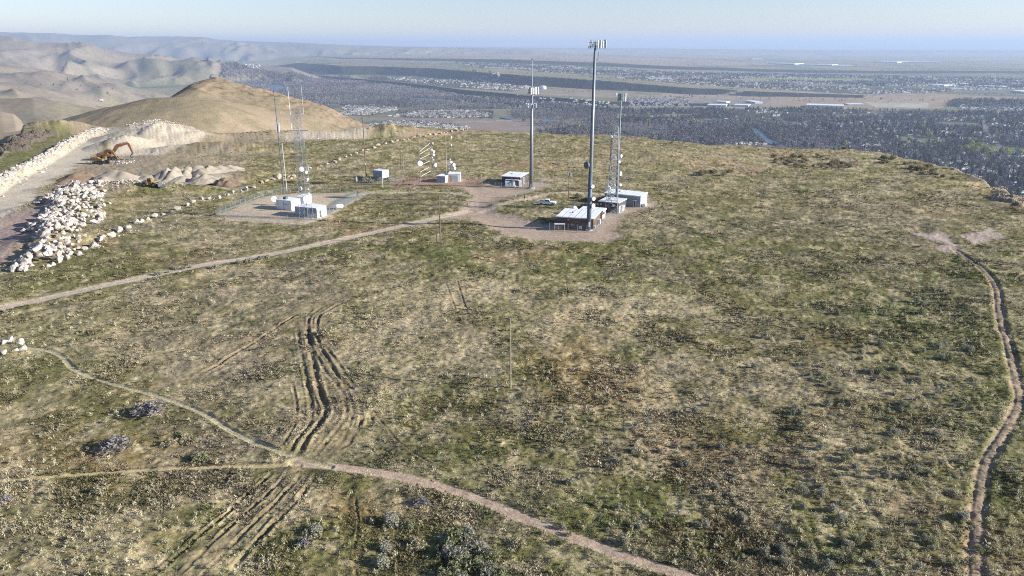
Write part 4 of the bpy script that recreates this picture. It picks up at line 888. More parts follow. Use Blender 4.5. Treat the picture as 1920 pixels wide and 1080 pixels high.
# --- left lattice tower
x, y = G(575, 411); T = empty('lattice_tower', (x, y, 0), 0, 'tall square lattice tower crowded with antennas, standing on the fenced gravel pad', 'tower')
hL = ZT(204, y); P = lattice(T, hL, 3.6, 1.9, 22, 4, .055, rot=.5)
mb = MB(); 
for k in range(26):
    zz = random.uniform(hL * .55, hL); a = random.uniform(0, 6.28); r0 = 1.0; r1 = random.uniform(1.5, 2.2); mb.bar((r0 * math.cos(a), r0 * math.sin(a), zz), (r1 * math.cos(a), r1 * math.sin(a), zz), .03)
    mb.tube((r1 * math.cos(a), r1 * math.sin(a), zz - .9), (r1 * math.cos(a), r1 * math.sin(a), zz + random.uniform(.8, 2)), .035, n=5)
mb.build('side_antennas', M['steel'], T)
for a, b in ((-1.9, 205), (0.0, 0)):
    if b: 
        mb = MB().tube((a, 0, ZT(246, y)), (a, 0, ZT(163, y)), .09, .05, 6).bar((-1, 0, ZT(246, y)), (a, 0, ZT(246, y)), .05).bar((-1, 0, ZT(225, y)), (a, 0, ZT(225, y)), .05); mb.build('whip_antenna', M['white'], T)
MB().tube((1.9, .3, ZT(215, y)), (1.9, .3, ZT(160, y)), .035, .03, 5).bar((.5, .3, ZT(214, y)), (1.9, .3, ZT(214, y)), .04).build('whip_antenna', M['white'], T)
mb = MB()
for dx in (-2.2, 0, 2.2): mb.bar((-2.6, dx * .3, ZT(245, y)), (2.8, dx * .3, ZT(245, y)), .05)
mb.build('cross_arms', M['steel'], T)
for px_, py_, r_, az in ((567, 316, .75, 170), (566, 352, .6, 200), (575, 322, .45, 120), (578, 335, .35, 130)):
    zz = ZT(py_, y); dish(T, (px_ - 960) * (y * CP + (H - zz) * SP) / FPX - x, -1.0, zz, r_, az)
mb = MB().box(1.2, 2.0, -.4, .2, ZT(322, y), ZT(312, y)).box(.9, 1.5, -.8, -.5, ZT(340, y), ZT(334, y)); mb.build('radio_boxes', M['offwhite'], T)

def upole(a, b, top, label, r=.16, m='wood', arms=0, name='utility_pole', cat='pole', group='utility poles', tr=False):
    x, y = G(a, b); z0 = zg(x, y); x, y = G(a, b, z0); z0 = zg(x, y); h = ZT(top, y) - z0
    T = empty(name, (x, y, z0), 0, label, cat, group); MB().tube((0, 0, -.3), (0, 0, h), r, r * .62, 10).build('post', M[m], T)
    for k in range(arms):
        o = MB().bar((-1.1, .12, h - .4 - k * .9), (1.1, .12, h - .4 - k * .9), .07).build('crossarm', M['wood'], T)
        mb = MB()
        for dx in (-1, -.4, .4, 1): mb.tube((dx, .12, h - .33 - k * .9), (dx, .12, h - .1 - k * .9), .05)
        mb.build('insulators', M['offwhite'], o)
    return T, x, y, h
upole(957, 727, 597, 'bare pale wooden pole standing alone in the middle of the foreground grass', .15, 'woodl')
T, x, y, h = upole(826, 455, 365, 'wooden pole beside the gravel road above the vivid green patch', .17)
upole(819, 455, 414, 'short wooden stub pole paired with the pole beside the road', .12, group='utility poles')
T, x, y, h = upole(687, 333, 213, 'very tall thin dark pole left of the small grey shed', .22); MB().tube((0, 0, h), (0, 0, h + 2), .05).build('whip_antenna', M['white'], T); MB().box(-.2, .25, -.4, -.2, ZT(307, y), ZT(303, y)).build('meter_box', M['white'], T)
T, x, y, h = upole(753, 334, 281, 'pair-braced wooden pole right of the small grey shed', .18, arms=1); MB().tube((.9, .4, 0), (.9, .4, h * .85), .11).build('second_post', M['woodl'], T)
T, x, y, h = upole(967, 406, 350, 'slim metal lamp pole between the road fork and the truck', .08, 'steel', name='lamp_pole'); MB().box(-.35, .1, -.2, .2, h - .1, h + .35).build('lamp_head', M['white'], T); MB().box(-.1, .16, -.2, -.05, ZT(371, y), ZT(367, y)).build('sign_plate', M['white'], T)
T, x, y, h = upole(1066, 374, 318, 'wooden pole with transformer cans behind the white truck', .16, arms=1)
MB().tube((.45, -.1, h - 2.2), (.45, -.1, h - 1.1), .28, n=12).tube((-.5, -.1, h - 2.2), (-.5, -.1, h - 1.2), .26, n=12).build('transformer', M['grey'], T); 
upole(1016, 346, 310, 'thin white whip mast at the right corner of the second monopole yard', .05, 'offwhite', name='whip_mast')
T, x, y, h = upole(671, 368, 322, 'thin dark pole with a white box at the corner of the gravel pad', .10); MB().box(-.2, .2, -.35, -.1, h * .62, h * .8).build('meter_box', M['white'], T)
upole(718, 352, 325, 'white post in front of the small grey shed', .09, 'offwhite', name='post')
# tall guyed mast left
T, x, y, h = upole(533, 363, 166, 'very tall thin mast with pale panels halfway, at the back of the gravel pad', .2, 'darksteel', name='radio_mast', cat='mast', group='radio masts')
mb = MB().box(-.55, -.2, -.4, -.2, ZT(246, y), ZT(228, y)).box(.25, .75, -.4, -.15, ZT(246, y), ZT(228, y)); mb.build('panel_antennas', M['offwhite'], T)
mb = MB(); 
for k in range(7): mb.bar((-.1, 0, ZT(208 + k * 3, y)), (1.3, 0, ZT(208 + k * 3, y)), .03)
mb.tube((1.3, 0, ZT(262, y)), (1.3, 0, ZT(195, y)), .04, n=5).build('folded_dipole', M['steel'], T)
upole(538, 358, 268, 'thin pale mast standing right of the very tall mast', .10, 'offwhite', name='radio_mast', cat='mast', group='radio masts')
T, x, y, h = upole(582, 398, 354, 'short thin pole with two small white dishes behind the front shelter', .06, 'darksteel', name='dish_pole'); dish(T, 0, -.1, h - .1, .3, 180); dish(T, 0, -.1, ZT(363, y), .42, 175)
# double mast frame with slanting bars
x, y = G(812, 339); x1, y1 = G(788, 343); T = empty('antenna_mast', (x, y, 0), 0, 'pair of masts joined by slanting rungs with white dishes, left of the white building', 'antenna')
h1 = ZT(265, y); h0 = ZT(286, y1); X1, Y1 = x1 - x, y1 - y; MB().tube((0, 0, 0), (0, 0, h1), .13, .1, 8).build('mast', M['steel'], T); MB().tube((X1, Y1, 0), (X1, Y1, h0), .1, .06, 8).build('mast', M['steel'], T)
for k, (pa, pb) in enumerate(((268, 284), (277, 289), (288, 298), (301, 310), (312, 322), (320, 331))):
    o = MB().tube((X1 + .3, Y1, ZT(pb, y1)), (-.6, 0, ZT(pa, y)), .07, n=6).build('rung', M['offwhite'], T)
for px_, py_, r_, az in ((812, 269, .45, 90), (810, 281, .5, 180), (814, 284, .45, 150), (814, 290, .5, 160), (810, 295, .4, 190), (813, 299, .28, 180)):
    dish(T, (px_ - 811) * .19, -.2, ZT(py_, y), r_, az)
dish(T, .8, -.2, ZT(309, y), .8, 120); dish(T, X1, Y1 - .2, ZT(306, y1), 1.05, 155)
# masts behind the white building
T, x, y, h = upole(838, 336, 251, 'hair-thin whip mast rising from the roof line of the white building', .05, 'offwhite', name='whip_mast')
T, x, y, h = upole(848, 336, 252, 'thin mast with two small white antennas behind the white building', .05, 'steel', name='whip_mast')
MB().tube((.1, 0, ZT(260, y)), (.1, 0, ZT(255, y)), .22).tube((0, 0, ZT(274, y)), (0, 0, ZT(270, y)), .2).build('small_antenna', M['white'], T)
T, x, y, h = upole(845, 332, 296, 'white stack of dishes on a post directly behind the white building', .14, 'steel', name='dish_pole', arms=0)
dish(T, 0, -.1, ZT(299, y), .35, 180); dish(T, .3, -.1, ZT(304, y), .5, 160); dish(T, 1.2, -.1, ZT(309, y), .65, 140); dish(T, 1.5, -.1, ZT(315, y), .6, 130); MB().tube((-.3, 0, 1), (-.3, 0, ZT(306, y)), .3, .3, 10).build('drum', M['white'], T)

# ------------------------------------------------------------------ buildings
def bld(name, FL, FR, BR, h, wall, roof, label, cat='building', group=None, par=.18, over=.12, slope=0.0, corr=0):
    a = Vector((*G(*FL), 0)); b = Vector((*G(*FR), 0)); c = Vector((*G(*BR), 0)); u = (b - a); w = u.length; rz = math.atan2(u.y, u.x); v = Vector((-u.y, u.x, 0)).normalized(); d = abs((c - b).dot(v))
    if v.y < 0: v = -v
    T = empty(name, (a.x, a.y, -.02), rz, label, cat, group)
    mb = MB().box(0, w, 0, d, 0, h); mb.build('wall', wall, T)
    if corr:
        m2 = MB(); n = int(w / corr)
        for k in range(n): m2.box((k + .3) * w / n, (k + .5) * w / n, -.05, -.002, .1, h - .1)
        m2.build('ribs', wall, T)
    m3 = MB()
    if slope: m3.prism([(-over, h), (w + over, h), (w + over, h + par), (w / 2, h + par + slope), (-over, h + par)], -over, d + over)
    else: m3.box(-over, w + over, -over, d + over, h + .003, h + par)
    m3.build('roof', roof, T)
    MB().box(-.25, w + .25, -.25, d + .25, -.15, .06).build('slab', M['concrete'], T)
    if w > 5:
        ms = MB(); n = max(2, int(w / 1.6))
        for k in range(1, n): ms.box(w * k / n - .04, w * k / n + .04, -over, d + over, h + par - .005, h + par + .05)
        ms.build('roof_seams', M['grey'], T)
        MB().box(w * .3, w * .3 + .5, d * .5, d * .5 + .5, h + par, h + par + .35).build('roof_vent', M['grey'], T)
        MB().tube((w * .5, -.07, .1), (w * .5, -.07, h), .05, n=6).tube((w * .5, -.07, h * .6), (w * .85, -.07, h * .6), .04, n=6).build('conduit', M['grey'], T)
    return T, w, d
def door(T, x, z1=2.1, wd=.95, y=-.06, m='grey', name='door', side=None, w=0):
    mb = MB()
    if side is None: mb.box(x, x + wd, y, .02, .06, z1)
    else: mb.box(w - .02, w + .06, x, x + wd, .06, z1)
    o = mb.build(name, M[m], T)
    if name == 'door': (MB().box(x + wd - .15, x + wd - .08, y - .06, y, 1, 1.1) if side is None else MB().box(w + .06, w + .12, x + .08, x + .15, 1, 1.1)).build('handle', M['steel'], o)
    return o
T, w, d = bld('brick_building', (1044, 427), (1112, 432), (1129, 416.5), 3.25, M['brick'], M['roof'], 'brown brick equipment building with white flat roof at the foot of the tallest tower', over=.25, par=.22)
door(T, 1.2, side=1, w=w, m='darksteel'); MB().box(3.2, 3.5, -.22, 0, 2.55, 2.85).build('wall_lamp', M['lamp'], T); MB().box(4.2, 4.9, -.12, .0, 1.0, 1.6).build('vent', M['grey'], T); MB().box(w * .62, w * .62 + .9, -.5, -.01, .2, 1.1).build('electric_box', M['offwhite'], T)
MB().box(w, w + .9, d * .55, d * .55 + 1.0, .5, 1.9).build('air_conditioner', M['white'], T)
MB().box(w + .0, w + .5, .3, .8, .9, 1.4).build('meter_box', M['offwhite'], T); MB().box(-.27, w + .27, -.29, -.25, 3.2, 3.46).build('fascia', M['offwhite'], T)
x, y = G(1055, 431); T = empty('generator_shelter', (x - .9, y - .2, 0), .03, 'small white-topped generator frame in front of the brick building', 'generator')
MB().box(-1.5, 1.5, -.6, .6, 1.75, 1.9).build('roof', M['white'], T)
for a in (-1.4, 1.4):
    for b in (-.5, .5): MB().box(a - .05, a + .05, b - .05, b + .05, 0, 1.75).build('leg', M['offwhite'], T)
MB().box(-1.1, 1.1, -.4, .4, .2, 1.3).build('engine_box', M['darkwall'], T)
T, w, d = bld('equipment_shelter', (1088, 408), (1129, 411.5), (1135, 406.5), 2.4, M['beige'], M['roof'], 'beige shelter with thick white flat roof behind the brick building', par=.35, over=.3)
door(T, 1.0, side=1, w=w, m='offwhite'); MB().box(w, w + .7, .2, .9, 1.6, 2.3).build('air_conditioner', M['white'], T); MB().box(w * .55, w * .55 + 1.2, -.06, 0, 1.8, 2.4).build('vent', M['darksteel'], T)
x, y = G(1076, 404); T = empty('storage_tank', (x, y, 0), 0.2, 'white rounded tank top showing behind the brick building roof', 'tank'); MB().lathe((0, 0, 0), (0, 0, 1), [(0, 1.1), (2.2, 1.1), (2.7, .8), (2.9, .2)], 18).build('vessel', M['white'], T, smoothf=True); MB().tube((0, 0, 2.9), (0, 0, 3.1), .15).build('cap', M['grey'], T)
T, w, d = bld('equipment_shelter', (1122, 396), (1159, 400), (1168, 391), 3.2, M['darkwall'], M['offwhite'], 'dark block shelter with grey flat roof behind the lattice tower legs', over=.2)
door(T, .8, side=1, w=w, m='white'); MB().box(w, w + .7, 2.2, 3.2, .3, 2.0).build('air_conditioner', M['white'], T); MB().box(w, w + .6, 3.4, 4.2, .3, 2.0).build('air_conditioner', M['white'], T); MB().box(.6, 1.0, -.2, 0, 2.2, 2.6).build('wall_lamp', M['lamp'], T)
T, w, d = bld('metal_shed', (1133, 382), (1200, 389), (1209, 381), 3.5, M['grey'], M['roof'], 'long grey corrugated metal building with white roof, right end of the yard', slope=.0, corr=.5, par=.3, over=.15)
door(T, w * .80, m='darksteel'); MB().box(w * .76, w * .9, -1.1, 0, 2.3, 2.42).build('awning', M['grey'], T); MB().box(w * .83, w * .85, -1.0, -.9, 0, 2.3).box(w * .9 - .06, w * .9, -1.0, -.9, 0, 2.3).build('awning_post', M['steel'], T)
MB().box(w * .62, w * .65, -.2, -.05, 2.7, 2.95).build('wall_lamp', M['lamp'], T); MB().box(w * .78, w * .81, -.2, -.05, 2.7, 2.95).build('wall_lamp', M['lamp'], T); MB().box(w - .02, w + .07, .7, d - .7, .06, 2.7).build('roller_door', M['white'], T)
MB().tube((w + .9, .8, .7), (w + .9, 2.6, .7), .6, n=14).build('propane_tank', M['white'], T)
T, w, d = bld('equipment_shelter', (941, 347), (975, 349), (985, 340), 3.3, M['darkwall'], M['roof'], 'dark shelter with thin white roof beside the second monopole', over=.3, par=.2)
door(T, .5, side=1, w=w, m='offwhite'); MB().box(w * .25, w * .95, -1.3, 0, 2.3, 2.45).build('awning', M['offwhite'], T); MB().box(w * .55, w * .58, -.1, 0, 2.6, 2.9).build('wall_lamp', M['lamp'], T)
for i, (a, b, ww, hh, mm, lab) in enumerate(((951, 349, 1.7, 2.0, 'cab', 'blue-grey equipment cabinet, leftmost by the dark shelter'), (957, 349, .9, 1.9, 'cab', 'blue-grey equipment cabinet, middle one by the dark shelter'), (963, 349, .9, 2.3, 'white', 'white equipment cabinet by the dark shelter'), (975, 351, 1.0, 2.6, 'white', 'tall white cabinet between dark shelter and second monopole'), (981, 345, .8, 2.6, 'offwhite', 'pale narrow cabinet nearest the second monopole'))):
    x, y = G(a, b); T = empty('equipment_cabinet', (x, y, 0), .05, lab, 'cabinet'); MB().box(-ww / 2, ww / 2, -.4, .4, .1, hh).build('case', M[mm], T, bevel=.04); MB().box(-ww / 2 + .08, ww / 2 - .08, -.44, -.401, .25, hh - .15).build('door', M[mm], T); MB().box(-ww / 2 - .1, ww / 2 + .1, -.5, .5, -.05, .1).build('plinth', M['concrete'], T)
T, w, d = bld('white_building', (841, 341), (863, 341), (871, 337), 3.0, M['white'], M['roof'], 'white building with rusty and grey doors, right of the slanting antenna frame', par=.15)
door(T, .35, 2.6, .8, m='rust', name='shutter'); door(T, 1.3, 2.6, 2.3, m='grey', name='shutter')
T, w, d = bld('white_annex', (819, 342), (835, 343), (842, 339), 2.5, M['white'], M['roof'], 'low white annex in front of and left of the white building', par=.12); MB().box(.05, w - .05, -.03, 0, .1, 2.4).build('shutter', M['grey'], T)
T, w, d = bld('small_shed', (700, 332), (717.5, 334), (725, 331), 2.7, M['grey'], M['roof'], 'small grey shed with sunlit end wall beside the very tall thin pole', over=.1); MB().box(w, w + .06, .0, d, 0, 2.68).build('sunlit_end', M['white'], T); door(T, .6, side=1, w=w + .06, m='offwhite')  # white sheet on the end wall puts its sunlight into the colour
T, w, d = bld('equipment_shelter', (519, 392), (547, 395), (557, 389), 3.1, M['offwhite'], M['white'], 'white box shelter at the back left of the gravel pad', over=.05, par=.1); door(T, 1.0, side=1, w=w, m='white'); MB().box(w * .35, w * .35 + 1.1, 1, 2, 3.2, 4.0).build('roof_unit', M['darksteel'], T)
MB().box(.6, .68, -.04, 0, 0, 3).build('downpipe', M['grey'], T)
T, w, d = bld('equipment_shelter', (556, 385), (570, 386), (577, 380), 2.9, M['white'], M['white'], 'white block shelter with a dark doorway behind the left lattice tower', over=.05, par=.1); door(T, .15, 2.2, .9, m='darksteel')
T, w, d = bld('equipment_shelter', (554, 405), (595, 409), (605, 402), 3.0, M['grey'], M['white'], 'long white shelter with shaded grey front, at the front of the gravel pad under the lattice tower', over=.06, par=.1); MB().box(w, w + .06, 0, d, 0, 3.0).build('sunlit_end', M['white'], T); door(T, 1.2, side=1, w=w + .06, m='darksteel'); MB().box(w * .45, w * .6, -.07, 0, 2.3, 2.7).build('vent', M['darksteel'], T); MB().box(w * .75, w * .83, -.5, 0, 2.2, 2.7).build('wall_unit', M['darksteel'], T)  # shade painted as grey walls, sunlight as a white sheet on the end
x, y = G(515, 384); T = empty('white_dish', (x, y, 0), 0, 'white upright dish at the left end of the back white shelter', 'dish'); MB().tube((0, 0, 0), (0, 0, 2), .1).build('post', M['steel'], T); dish(T, 0, -.1, 2.0, .95, 160, drum=False, name='reflector')
x, y = G(636, 392); T = empty('propane_tank', (x, y, 0), .5, 'white horizontal tank lying right of the shelters on the gravel pad', 'tank'); MB().lathe((-1.4, 0, .95), (1, 0, 0), [(0, .1), (.15, .5), (.4, .65), (2.4, .65), (2.65, .5), (2.8, .1)], 16).build('vessel', M['white'], T, smoothf=True); MB().box(-.9, -.7, -.4, .4, 0, .5).build('leg', M['concrete'], T); MB().box(.7, .9, -.4, .4, 0, .5).build('leg', M['concrete'], T)

def fence(pts, label, step=3.0, h=2.1):
    P = [Vector((*G(*p), 0)) for p in pts]; T = empty('chain_link_fence', P[0], 0, label, 'fence'); mesh = MB(); rail = MB()
    for a, b in zip(P, P[1:]):
        a = a - P[0]; b = b - P[0]; n = max(1, round((b - a).length / step))
        for k in range(n + (1 if b == P[-1] - P[0] else 0)):
            p = a.lerp(b, k / n); MB().tube(p, p + Vector((0, 0, h + .15)), .045, n=6).build('post', M['steel'], T)
        mesh.add([a + Vector((0, 0, .05)), b + Vector((0, 0, .05)), b + Vector((0, 0, h)), a + Vector((0, 0, h))], [(0, 1, 2, 3)]); rail.bar(a + Vector((0, 0, h)), b + Vector((0, 0, h)), .02); rail.bar(a + Vector((0, 0, h + .25)), b + Vector((0, 0, h + .25)), .012)
    mesh.build('chain_link', M['chain'], T); rail.build('top_rail', M['steel'], T)
fence([(404, 405), (494, 369), (545, 363), (655, 366), (672, 371), (612, 407), (572, 421), (404, 405)], 'chain-link fence round the left gravel pad with the white shelters')
fence([(1030, 432), (1100, 437), (1118, 437), (1140, 413), (1158, 403), (1170, 401)], 'chain-link fence before the brick building and the tallest tower', 2.5)
fence([(900, 343), (905, 352), (940, 353), (994, 357), (1018, 347), (1012, 341)], 'chain-link fence round the second monopole yard', 2.6)
fence([(690, 345), (725, 345), (760, 338)], 'chain-link fence section in front of the small grey shed', 3)
# snow-fence side of the pad: green-blue privacy strip
T = empty('privacy_screen', (*G(404, 403), 0), 0, 'bluish green screen along the back left side of the gravel pad fence', 'screen')
a = Vector((0, 0, 0)); P = [G(404, 403), G(450, 385), G(494, 367)]; mb = MB()
for (x0, y0), (x1, y1) in zip(P, P[1:]):
    ox, oy = P[0]; mb.add([(x0 - ox, y0 - oy + .3, 0), (x1 - ox, y1 - oy + .3, 0), (x1 - ox, y1 - oy + .3, .55), (x0 - ox, y0 - oy + .3, .55), (x0 - ox, y0 - oy + .36, 0), (x1 - ox, y1 - oy + .36, 0), (x1 - ox, y1 - oy + .36, .55), (x0 - ox, y0 - oy + .36, .55)], [(0, 1, 2, 3), (7, 6, 5, 4), (3, 2, 6, 7), (0, 3, 7, 4), (1, 5, 6, 2)])
mb.build('screen_cloth', mat('screen_green', (.10, .12, .09)), T); MB().tube((0, .2, 0), (0, .2, 1.6), .05).build('post', M['steel'], T)

# ------------------------------------------------------------------ white pickup truck
x, y = G(1026, 387); T = empty('pickup_truck', (x, y, zg(x, y) + .02), R(-14), 'white four-door pickup truck parked on the grass, nose to the right', 'truck')
body = MB().prism([(-2.9, .55), (-2.9, 1.15), (-.75, 1.18), (-.7, 1.2), (1.15, 1.22), (1.45, 1.18), (2.75, 1.05), (2.9, .9), (2.95, .5), (2.3, .42), (-2.5, .42)], -.98, .98); body.build('body', M['white'], T, bevel=.06)
MB().prism([(-.8, 1.19), (-.72, 1.8), (-.55, 1.88), (.55, 1.88), (.8, 1.8), (1.35, 1.2)], -.84, .84).build('cab', M['white'], T, bevel=.08)
MB().box(-2.75, -.85, -.95, -.88, 1.16, 1.27).build('bed_rail', M['white'], T); MB().box(-2.75, -.85, .88, .95, 1.16, 1.27).build('bed_rail', M['white'], T); MB().box(-2.7, -.9, -.8, .8, 1.17, 1.19).build('bed_floor', M['darksteel'], T)
for sgn in (-1, 1):
    MB().prism([(-.55, 1.25), (-.52, 1.72), (.1, 1.74), (.1, 1.25)], sgn * .85 - .012, sgn * .85 + .012).build('side_window', M['glass'], T); MB().prism([(.2, 1.25), (.2, 1.74), (.6, 1.72), (1.05, 1.25)], sgn * .85 - .012, sgn * .85 + .012).build('side_window', M['glass'], T)
    MB().box(2.9, 2.97, sgn * .72 - .16, sgn * .72 + .16, .72, .92).build('headlight', M['lamp'], T); MB().box(-2.94, -2.89, sgn * .85 - .09, sgn * .85 + .09, .75, 1.1).build('tail_light', M['redl'], T); MB().box(.95, 1.1, sgn * 1.0 - .12, sgn * 1.0 + .12, 1.22, 1.4).build('mirror', M['white'], T)
MB().add([(1.33, -.72, 1.24), (1.33, .72, 1.24), (.86, .68, 1.78), (.86, -.68, 1.78)], [(0, 1, 2, 3)]) or None
mb = MB(); mb.add([(1.36, -.72, 1.24), (1.36, .72, 1.24), (.86, .68, 1.80), (.86, -.68, 1.80), (1.30, -.72, 1.22), (1.30, .72, 1.22), (.80, .68, 1.78), (.80, -.68, 1.78)], [(0, 1, 2, 3), (4, 7, 6, 5)]); mb.build('windscreen', M['glass'], T)
MB().box(2.93, 3.0, -.5, .5, .6, .9).build('grille', M['darksteel'], T); MB().box(2.9, 3.05, -.95, .95, .42, .58).build('bumper', M['steel'], T); MB().box(-3.03, -2.9, -.9, .9, .45, .6).build('bumper', M['steel'], T)
for a in (-1.85, 1.95):
    for b in (-.9, .9):
        o = MB().tube((a, b - .13, .4), (a, b + .13, .4), .4, n=20).build('wheel', M['black'], T); MB().tube((a, b - .14, .4), (a, b + .14, .4), .22, n=14).build('rim', M['steel'], o)
# ------------------------------------------------------------------ person by the truck
x, y = G(983.5, 379); z0 = zg(x, y)
J = dict(p=(0, 0, .92), c=(0, 0, 1.2), n=(0, 0, 1.44), h=(0, -.02, 1.56), t=(0, -.01, 1.70), ls=(-.19, 0, 1.38), le=(-.25, -.04, 1.1), lw=(-.22, -.22, .98), rs=(.19, 0, 1.38), re=(.25, -.02, 1.1), rw=(.22, -.2, .98), lh=(-.1, 0, .88), lk=(-.13, -.02, .5), la=(-.14, .02, .08), lt=(-.15, -.16, .04), rh=(.1, 0, .88), rk=(.14, -.04, .5), ra=(.17, 0, .08), rt=(.19, -.17, .04))
nm = list(J); E = [('p', 'c'), ('c', 'n'), ('n', 'h'), ('h', 't'), ('c', 'ls'), ('ls', 'le'), ('le', 'lw'), ('c', 'rs'), ('rs', 're'), ('re', 'rw'), ('p', 'lh'), ('lh', 'lk'), ('lk', 'la'), ('la', 'lt'), ('p', 'rh'), ('rh', 'rk'), ('rk', 'ra'), ('ra', 'rt')]
RD = dict(p=.14, c=.15, n=.06, h=.10, t=.08, ls=.075, le=.05, lw=.035, rs=.075, re=.05, rw=.035, lh=.1, lk=.065, la=.045, lt=.04, rh=.1, rk=.065, ra=.045, rt=.04)
V_ = [J[k] for k in nm]; Ee = [(nm.index(a), nm.index(b)) for a, b in E]; rad = [RD[k] for k in nm]
for s_, wn in ((-1, 'lw'), (1, 'rw')):
    w_ = Vector(J[wn]); V_.append(tuple(w_ + Vector((0, -.07, -.01)))); rad.append(.035); Ee.append((nm.index(wn), len(V_) - 1)); pi_ = len(V_) - 1
    for k in range(5):
        dx = (k - 1.5) * .018 if k < 4 else -s_ * .05; tip = w_ + Vector((dx * 1.3, -.15 + abs(k - 1.5) * .01 if k < 4 else -.09, -.03)); V_.append(tuple(tip)); rad.append(.009); Ee.append((pi_, len(V_) - 1))
me = bpy.data.meshes.new('person'); me.from_pydata(V_, Ee, []); me.materials.append(M['dark']); me.materials.append(M['tancloth']); me.materials.append(M['skin'])
T = bpy.data.objects.new('person', me); COL.objects.link(T); T.location = (x, y, z0 + .02); tag(T, 'person in dark top standing on the grass left of the white truck', 'person')
sk = T.modifiers.new('s', 'SKIN'); sub = T.modifiers.new('u', 'SUBSURF'); sub.levels = 1; sub.render_levels = 1
for i, q in enumerate(me.skin_vertices[0].data): q.radius = (rad[i], rad[i]); q.use_root = (i == 0)
tr_ = MB().tube((-.1, 0, .9), (-.13, -.02, .5), .115, .085, 12).tube((-.13, -.02, .5), (-.14, .01, .1), .085, .07, 12).tube((.1, 0, .9), (.14, -.04, .5), .115, .085, 12).tube((.14, -.04, .5), (.17, 0, .1), .085, .07, 12); tr_.build('trousers', M['tancloth'], T)
MB().lathe((0, -.02, 1.5), (0, 0, 1), [(0, .09), (.1, .115), (.19, .1), (.24, .03)], 12).build('hair', M['dark'], T)

# ------------------------------------------------------------------ machines
def track(T, x0, x1, y, w, r):
    n = 10; prof = [(x0 + r - r * math.sin(math.pi * k / n), r + r * math.cos(math.pi * k / n)) for k in range(n + 1)] + [(x1 - r + r * math.sin(math.pi * k / n), r - r * math.cos(math.pi * k / n)) for k in range(n + 1)]
    o = MB().prism(prof, y - w / 2, y + w / 2).build('track', M['black'], T); mb = MB()
    for k in range(5): c = x0 + r + (x1 - x0 - 2 * r) * k / 4; mb.tube((c, y - w / 2 - .05, r), (c, y + w / 2 + .05, r), r * .6, n=12)
    mb.build('wheels', M['darksteel'], o)
def arm(T, name, a, b, w, d0, d1, m):
    a = Vector((a[0], 0, a[1])); b = Vector((b[0], 0, b[1])); n = Vector((-(b - a).z, 0, (b - a).x)).normalized()
    P = [a - n * d0, b - n * d1, b + n * d1, a + n * d0]; return MB().prism([(p.x, p.z) for p in P], -w / 2, w / 2).build(name, m, T)
def excavator(px, py, s, rz, mc, label, pts):
    x, y, z = GZ(px, py); T = empty('excavator', (x, y, z + .05), rz, label, 'excavator', 'excavators at the quarry'); T.scale = (s, s, s)
    track(T, -2.3, 2.3, -1.25, .6, .5); track(T, -2.3, 2.3, 1.25, .6, .5); MB().tube((0, 0, .8), (0, 0, 1.15), .8, n=16).build('turntable', M['darksteel'], T)
    MB().prism([(-2.6, 1.15), (-2.75, 1.5), (-2.7, 2.3), (-1.2, 2.4), (-.2, 2.3), (.4, 1.9), (1.4, 1.8), (1.5, 1.15)], -1.3, 1.3).build('body', mc, T, bevel=.08); MB().prism([(-3.0, 1.2), (-3.1, 1.6), (-2.95, 2.1), (-2.7, 2.1), (-2.7, 1.2)], -1.25, 1.25).build('counterweight', M['darksteel'], T, bevel=.06)
    c = MB().prism([(.0, 1.8), (.0, 3.0), (1.2, 3.0), (1.6, 2.2), (1.6, 1.5)], .45, 1.3).build('cab', mc, T, bevel=.05); MB().box(.15, 1.15, 1.28, 1.32, 2.1, 2.85).box(.15, 1.15, .43, .46, 2.1, 2.85).build('window', M['glass'], c)
    (a, b, c_, d_) = pts; arm(T, 'boom', a, b, .55, .3, .45, mc); arm(T, 'boom_arm', b, c_, .5, .45, .3, mc); arm(T, 'stick', c_, d_, .4, .35, .2, mc)
    MB().tube((a[0] + .7, 0, a[1] + .1), ((b[0] * .8 + c_[0] * .2), 0, (b[1] * .8 + c_[1] * .2) - .3), .1).tube((b[0], 0, b[1] + .55), (c_[0] - .1, 0, c_[1] + .5), .09).build('hydraulic_cylinder', M['steel'], T)
    q = d_; MB().prism([(q[0] + .2, q[1] + .2), (q[0] - .3, q[1] + .1), (q[0] - .9, q[1] - .6), (q[0] - .8, q[1] - 1.2), (q[0] - .2, q[1] - 1.3), (q[0] - .1, q[1] - 1.1), (q[0] - .55, q[1] - 1.0), (q[0] - .6, q[1] - .5)], -.6, .6).build('bucket', M['darksteel'], T)
excavator(205, 300, 1.45, R(4), M['orange'], 'orange excavator with its long boom arched high over the white rocks', ((1.0, 1.7), (2.9, 4.2), (6.6, 5.2), (7.6, 1.9)))
excavator(190, 307, 1.25, R(-6), M['yellow'], 'yellow excavator nearer the haul road with its boom over the rubble', ((1.0, 1.7), (2.7, 4.6), (4.9, 4.4), (6.6, 1.6)))
x, y, z = GZ(284, 350); T = empty('wheel_loader', (x, y, z), R(-5), 'yellow wheel loader parked before the sand piles', 'loader'); T.scale = (1.0,) * 3
MB().prism([(-3.0, .8), (-3.0, 1.9), (-2.6, 2.1), (-.9, 2.1), (-.8, .8)], -1.0, 1.0).build('engine_hood', M['yellow'], T, bevel=.08); MB().box(-.8, 2.0, -.7, .7, .7, 1.4).build('frame', M['yellow'], T); c = MB().prism([(-.9, 1.4), (-.9, 3.1), (.6, 3.1), (.8, 1.4)], -.75, .75).build('cab', M['yellow'], T, bevel=.05)
MB().box(-.7, .45, -.78, -.752, 1.9, 2.9).box(-.7, .45, .752, .78, 1.9, 2.9).build('window', M['glass'], c)
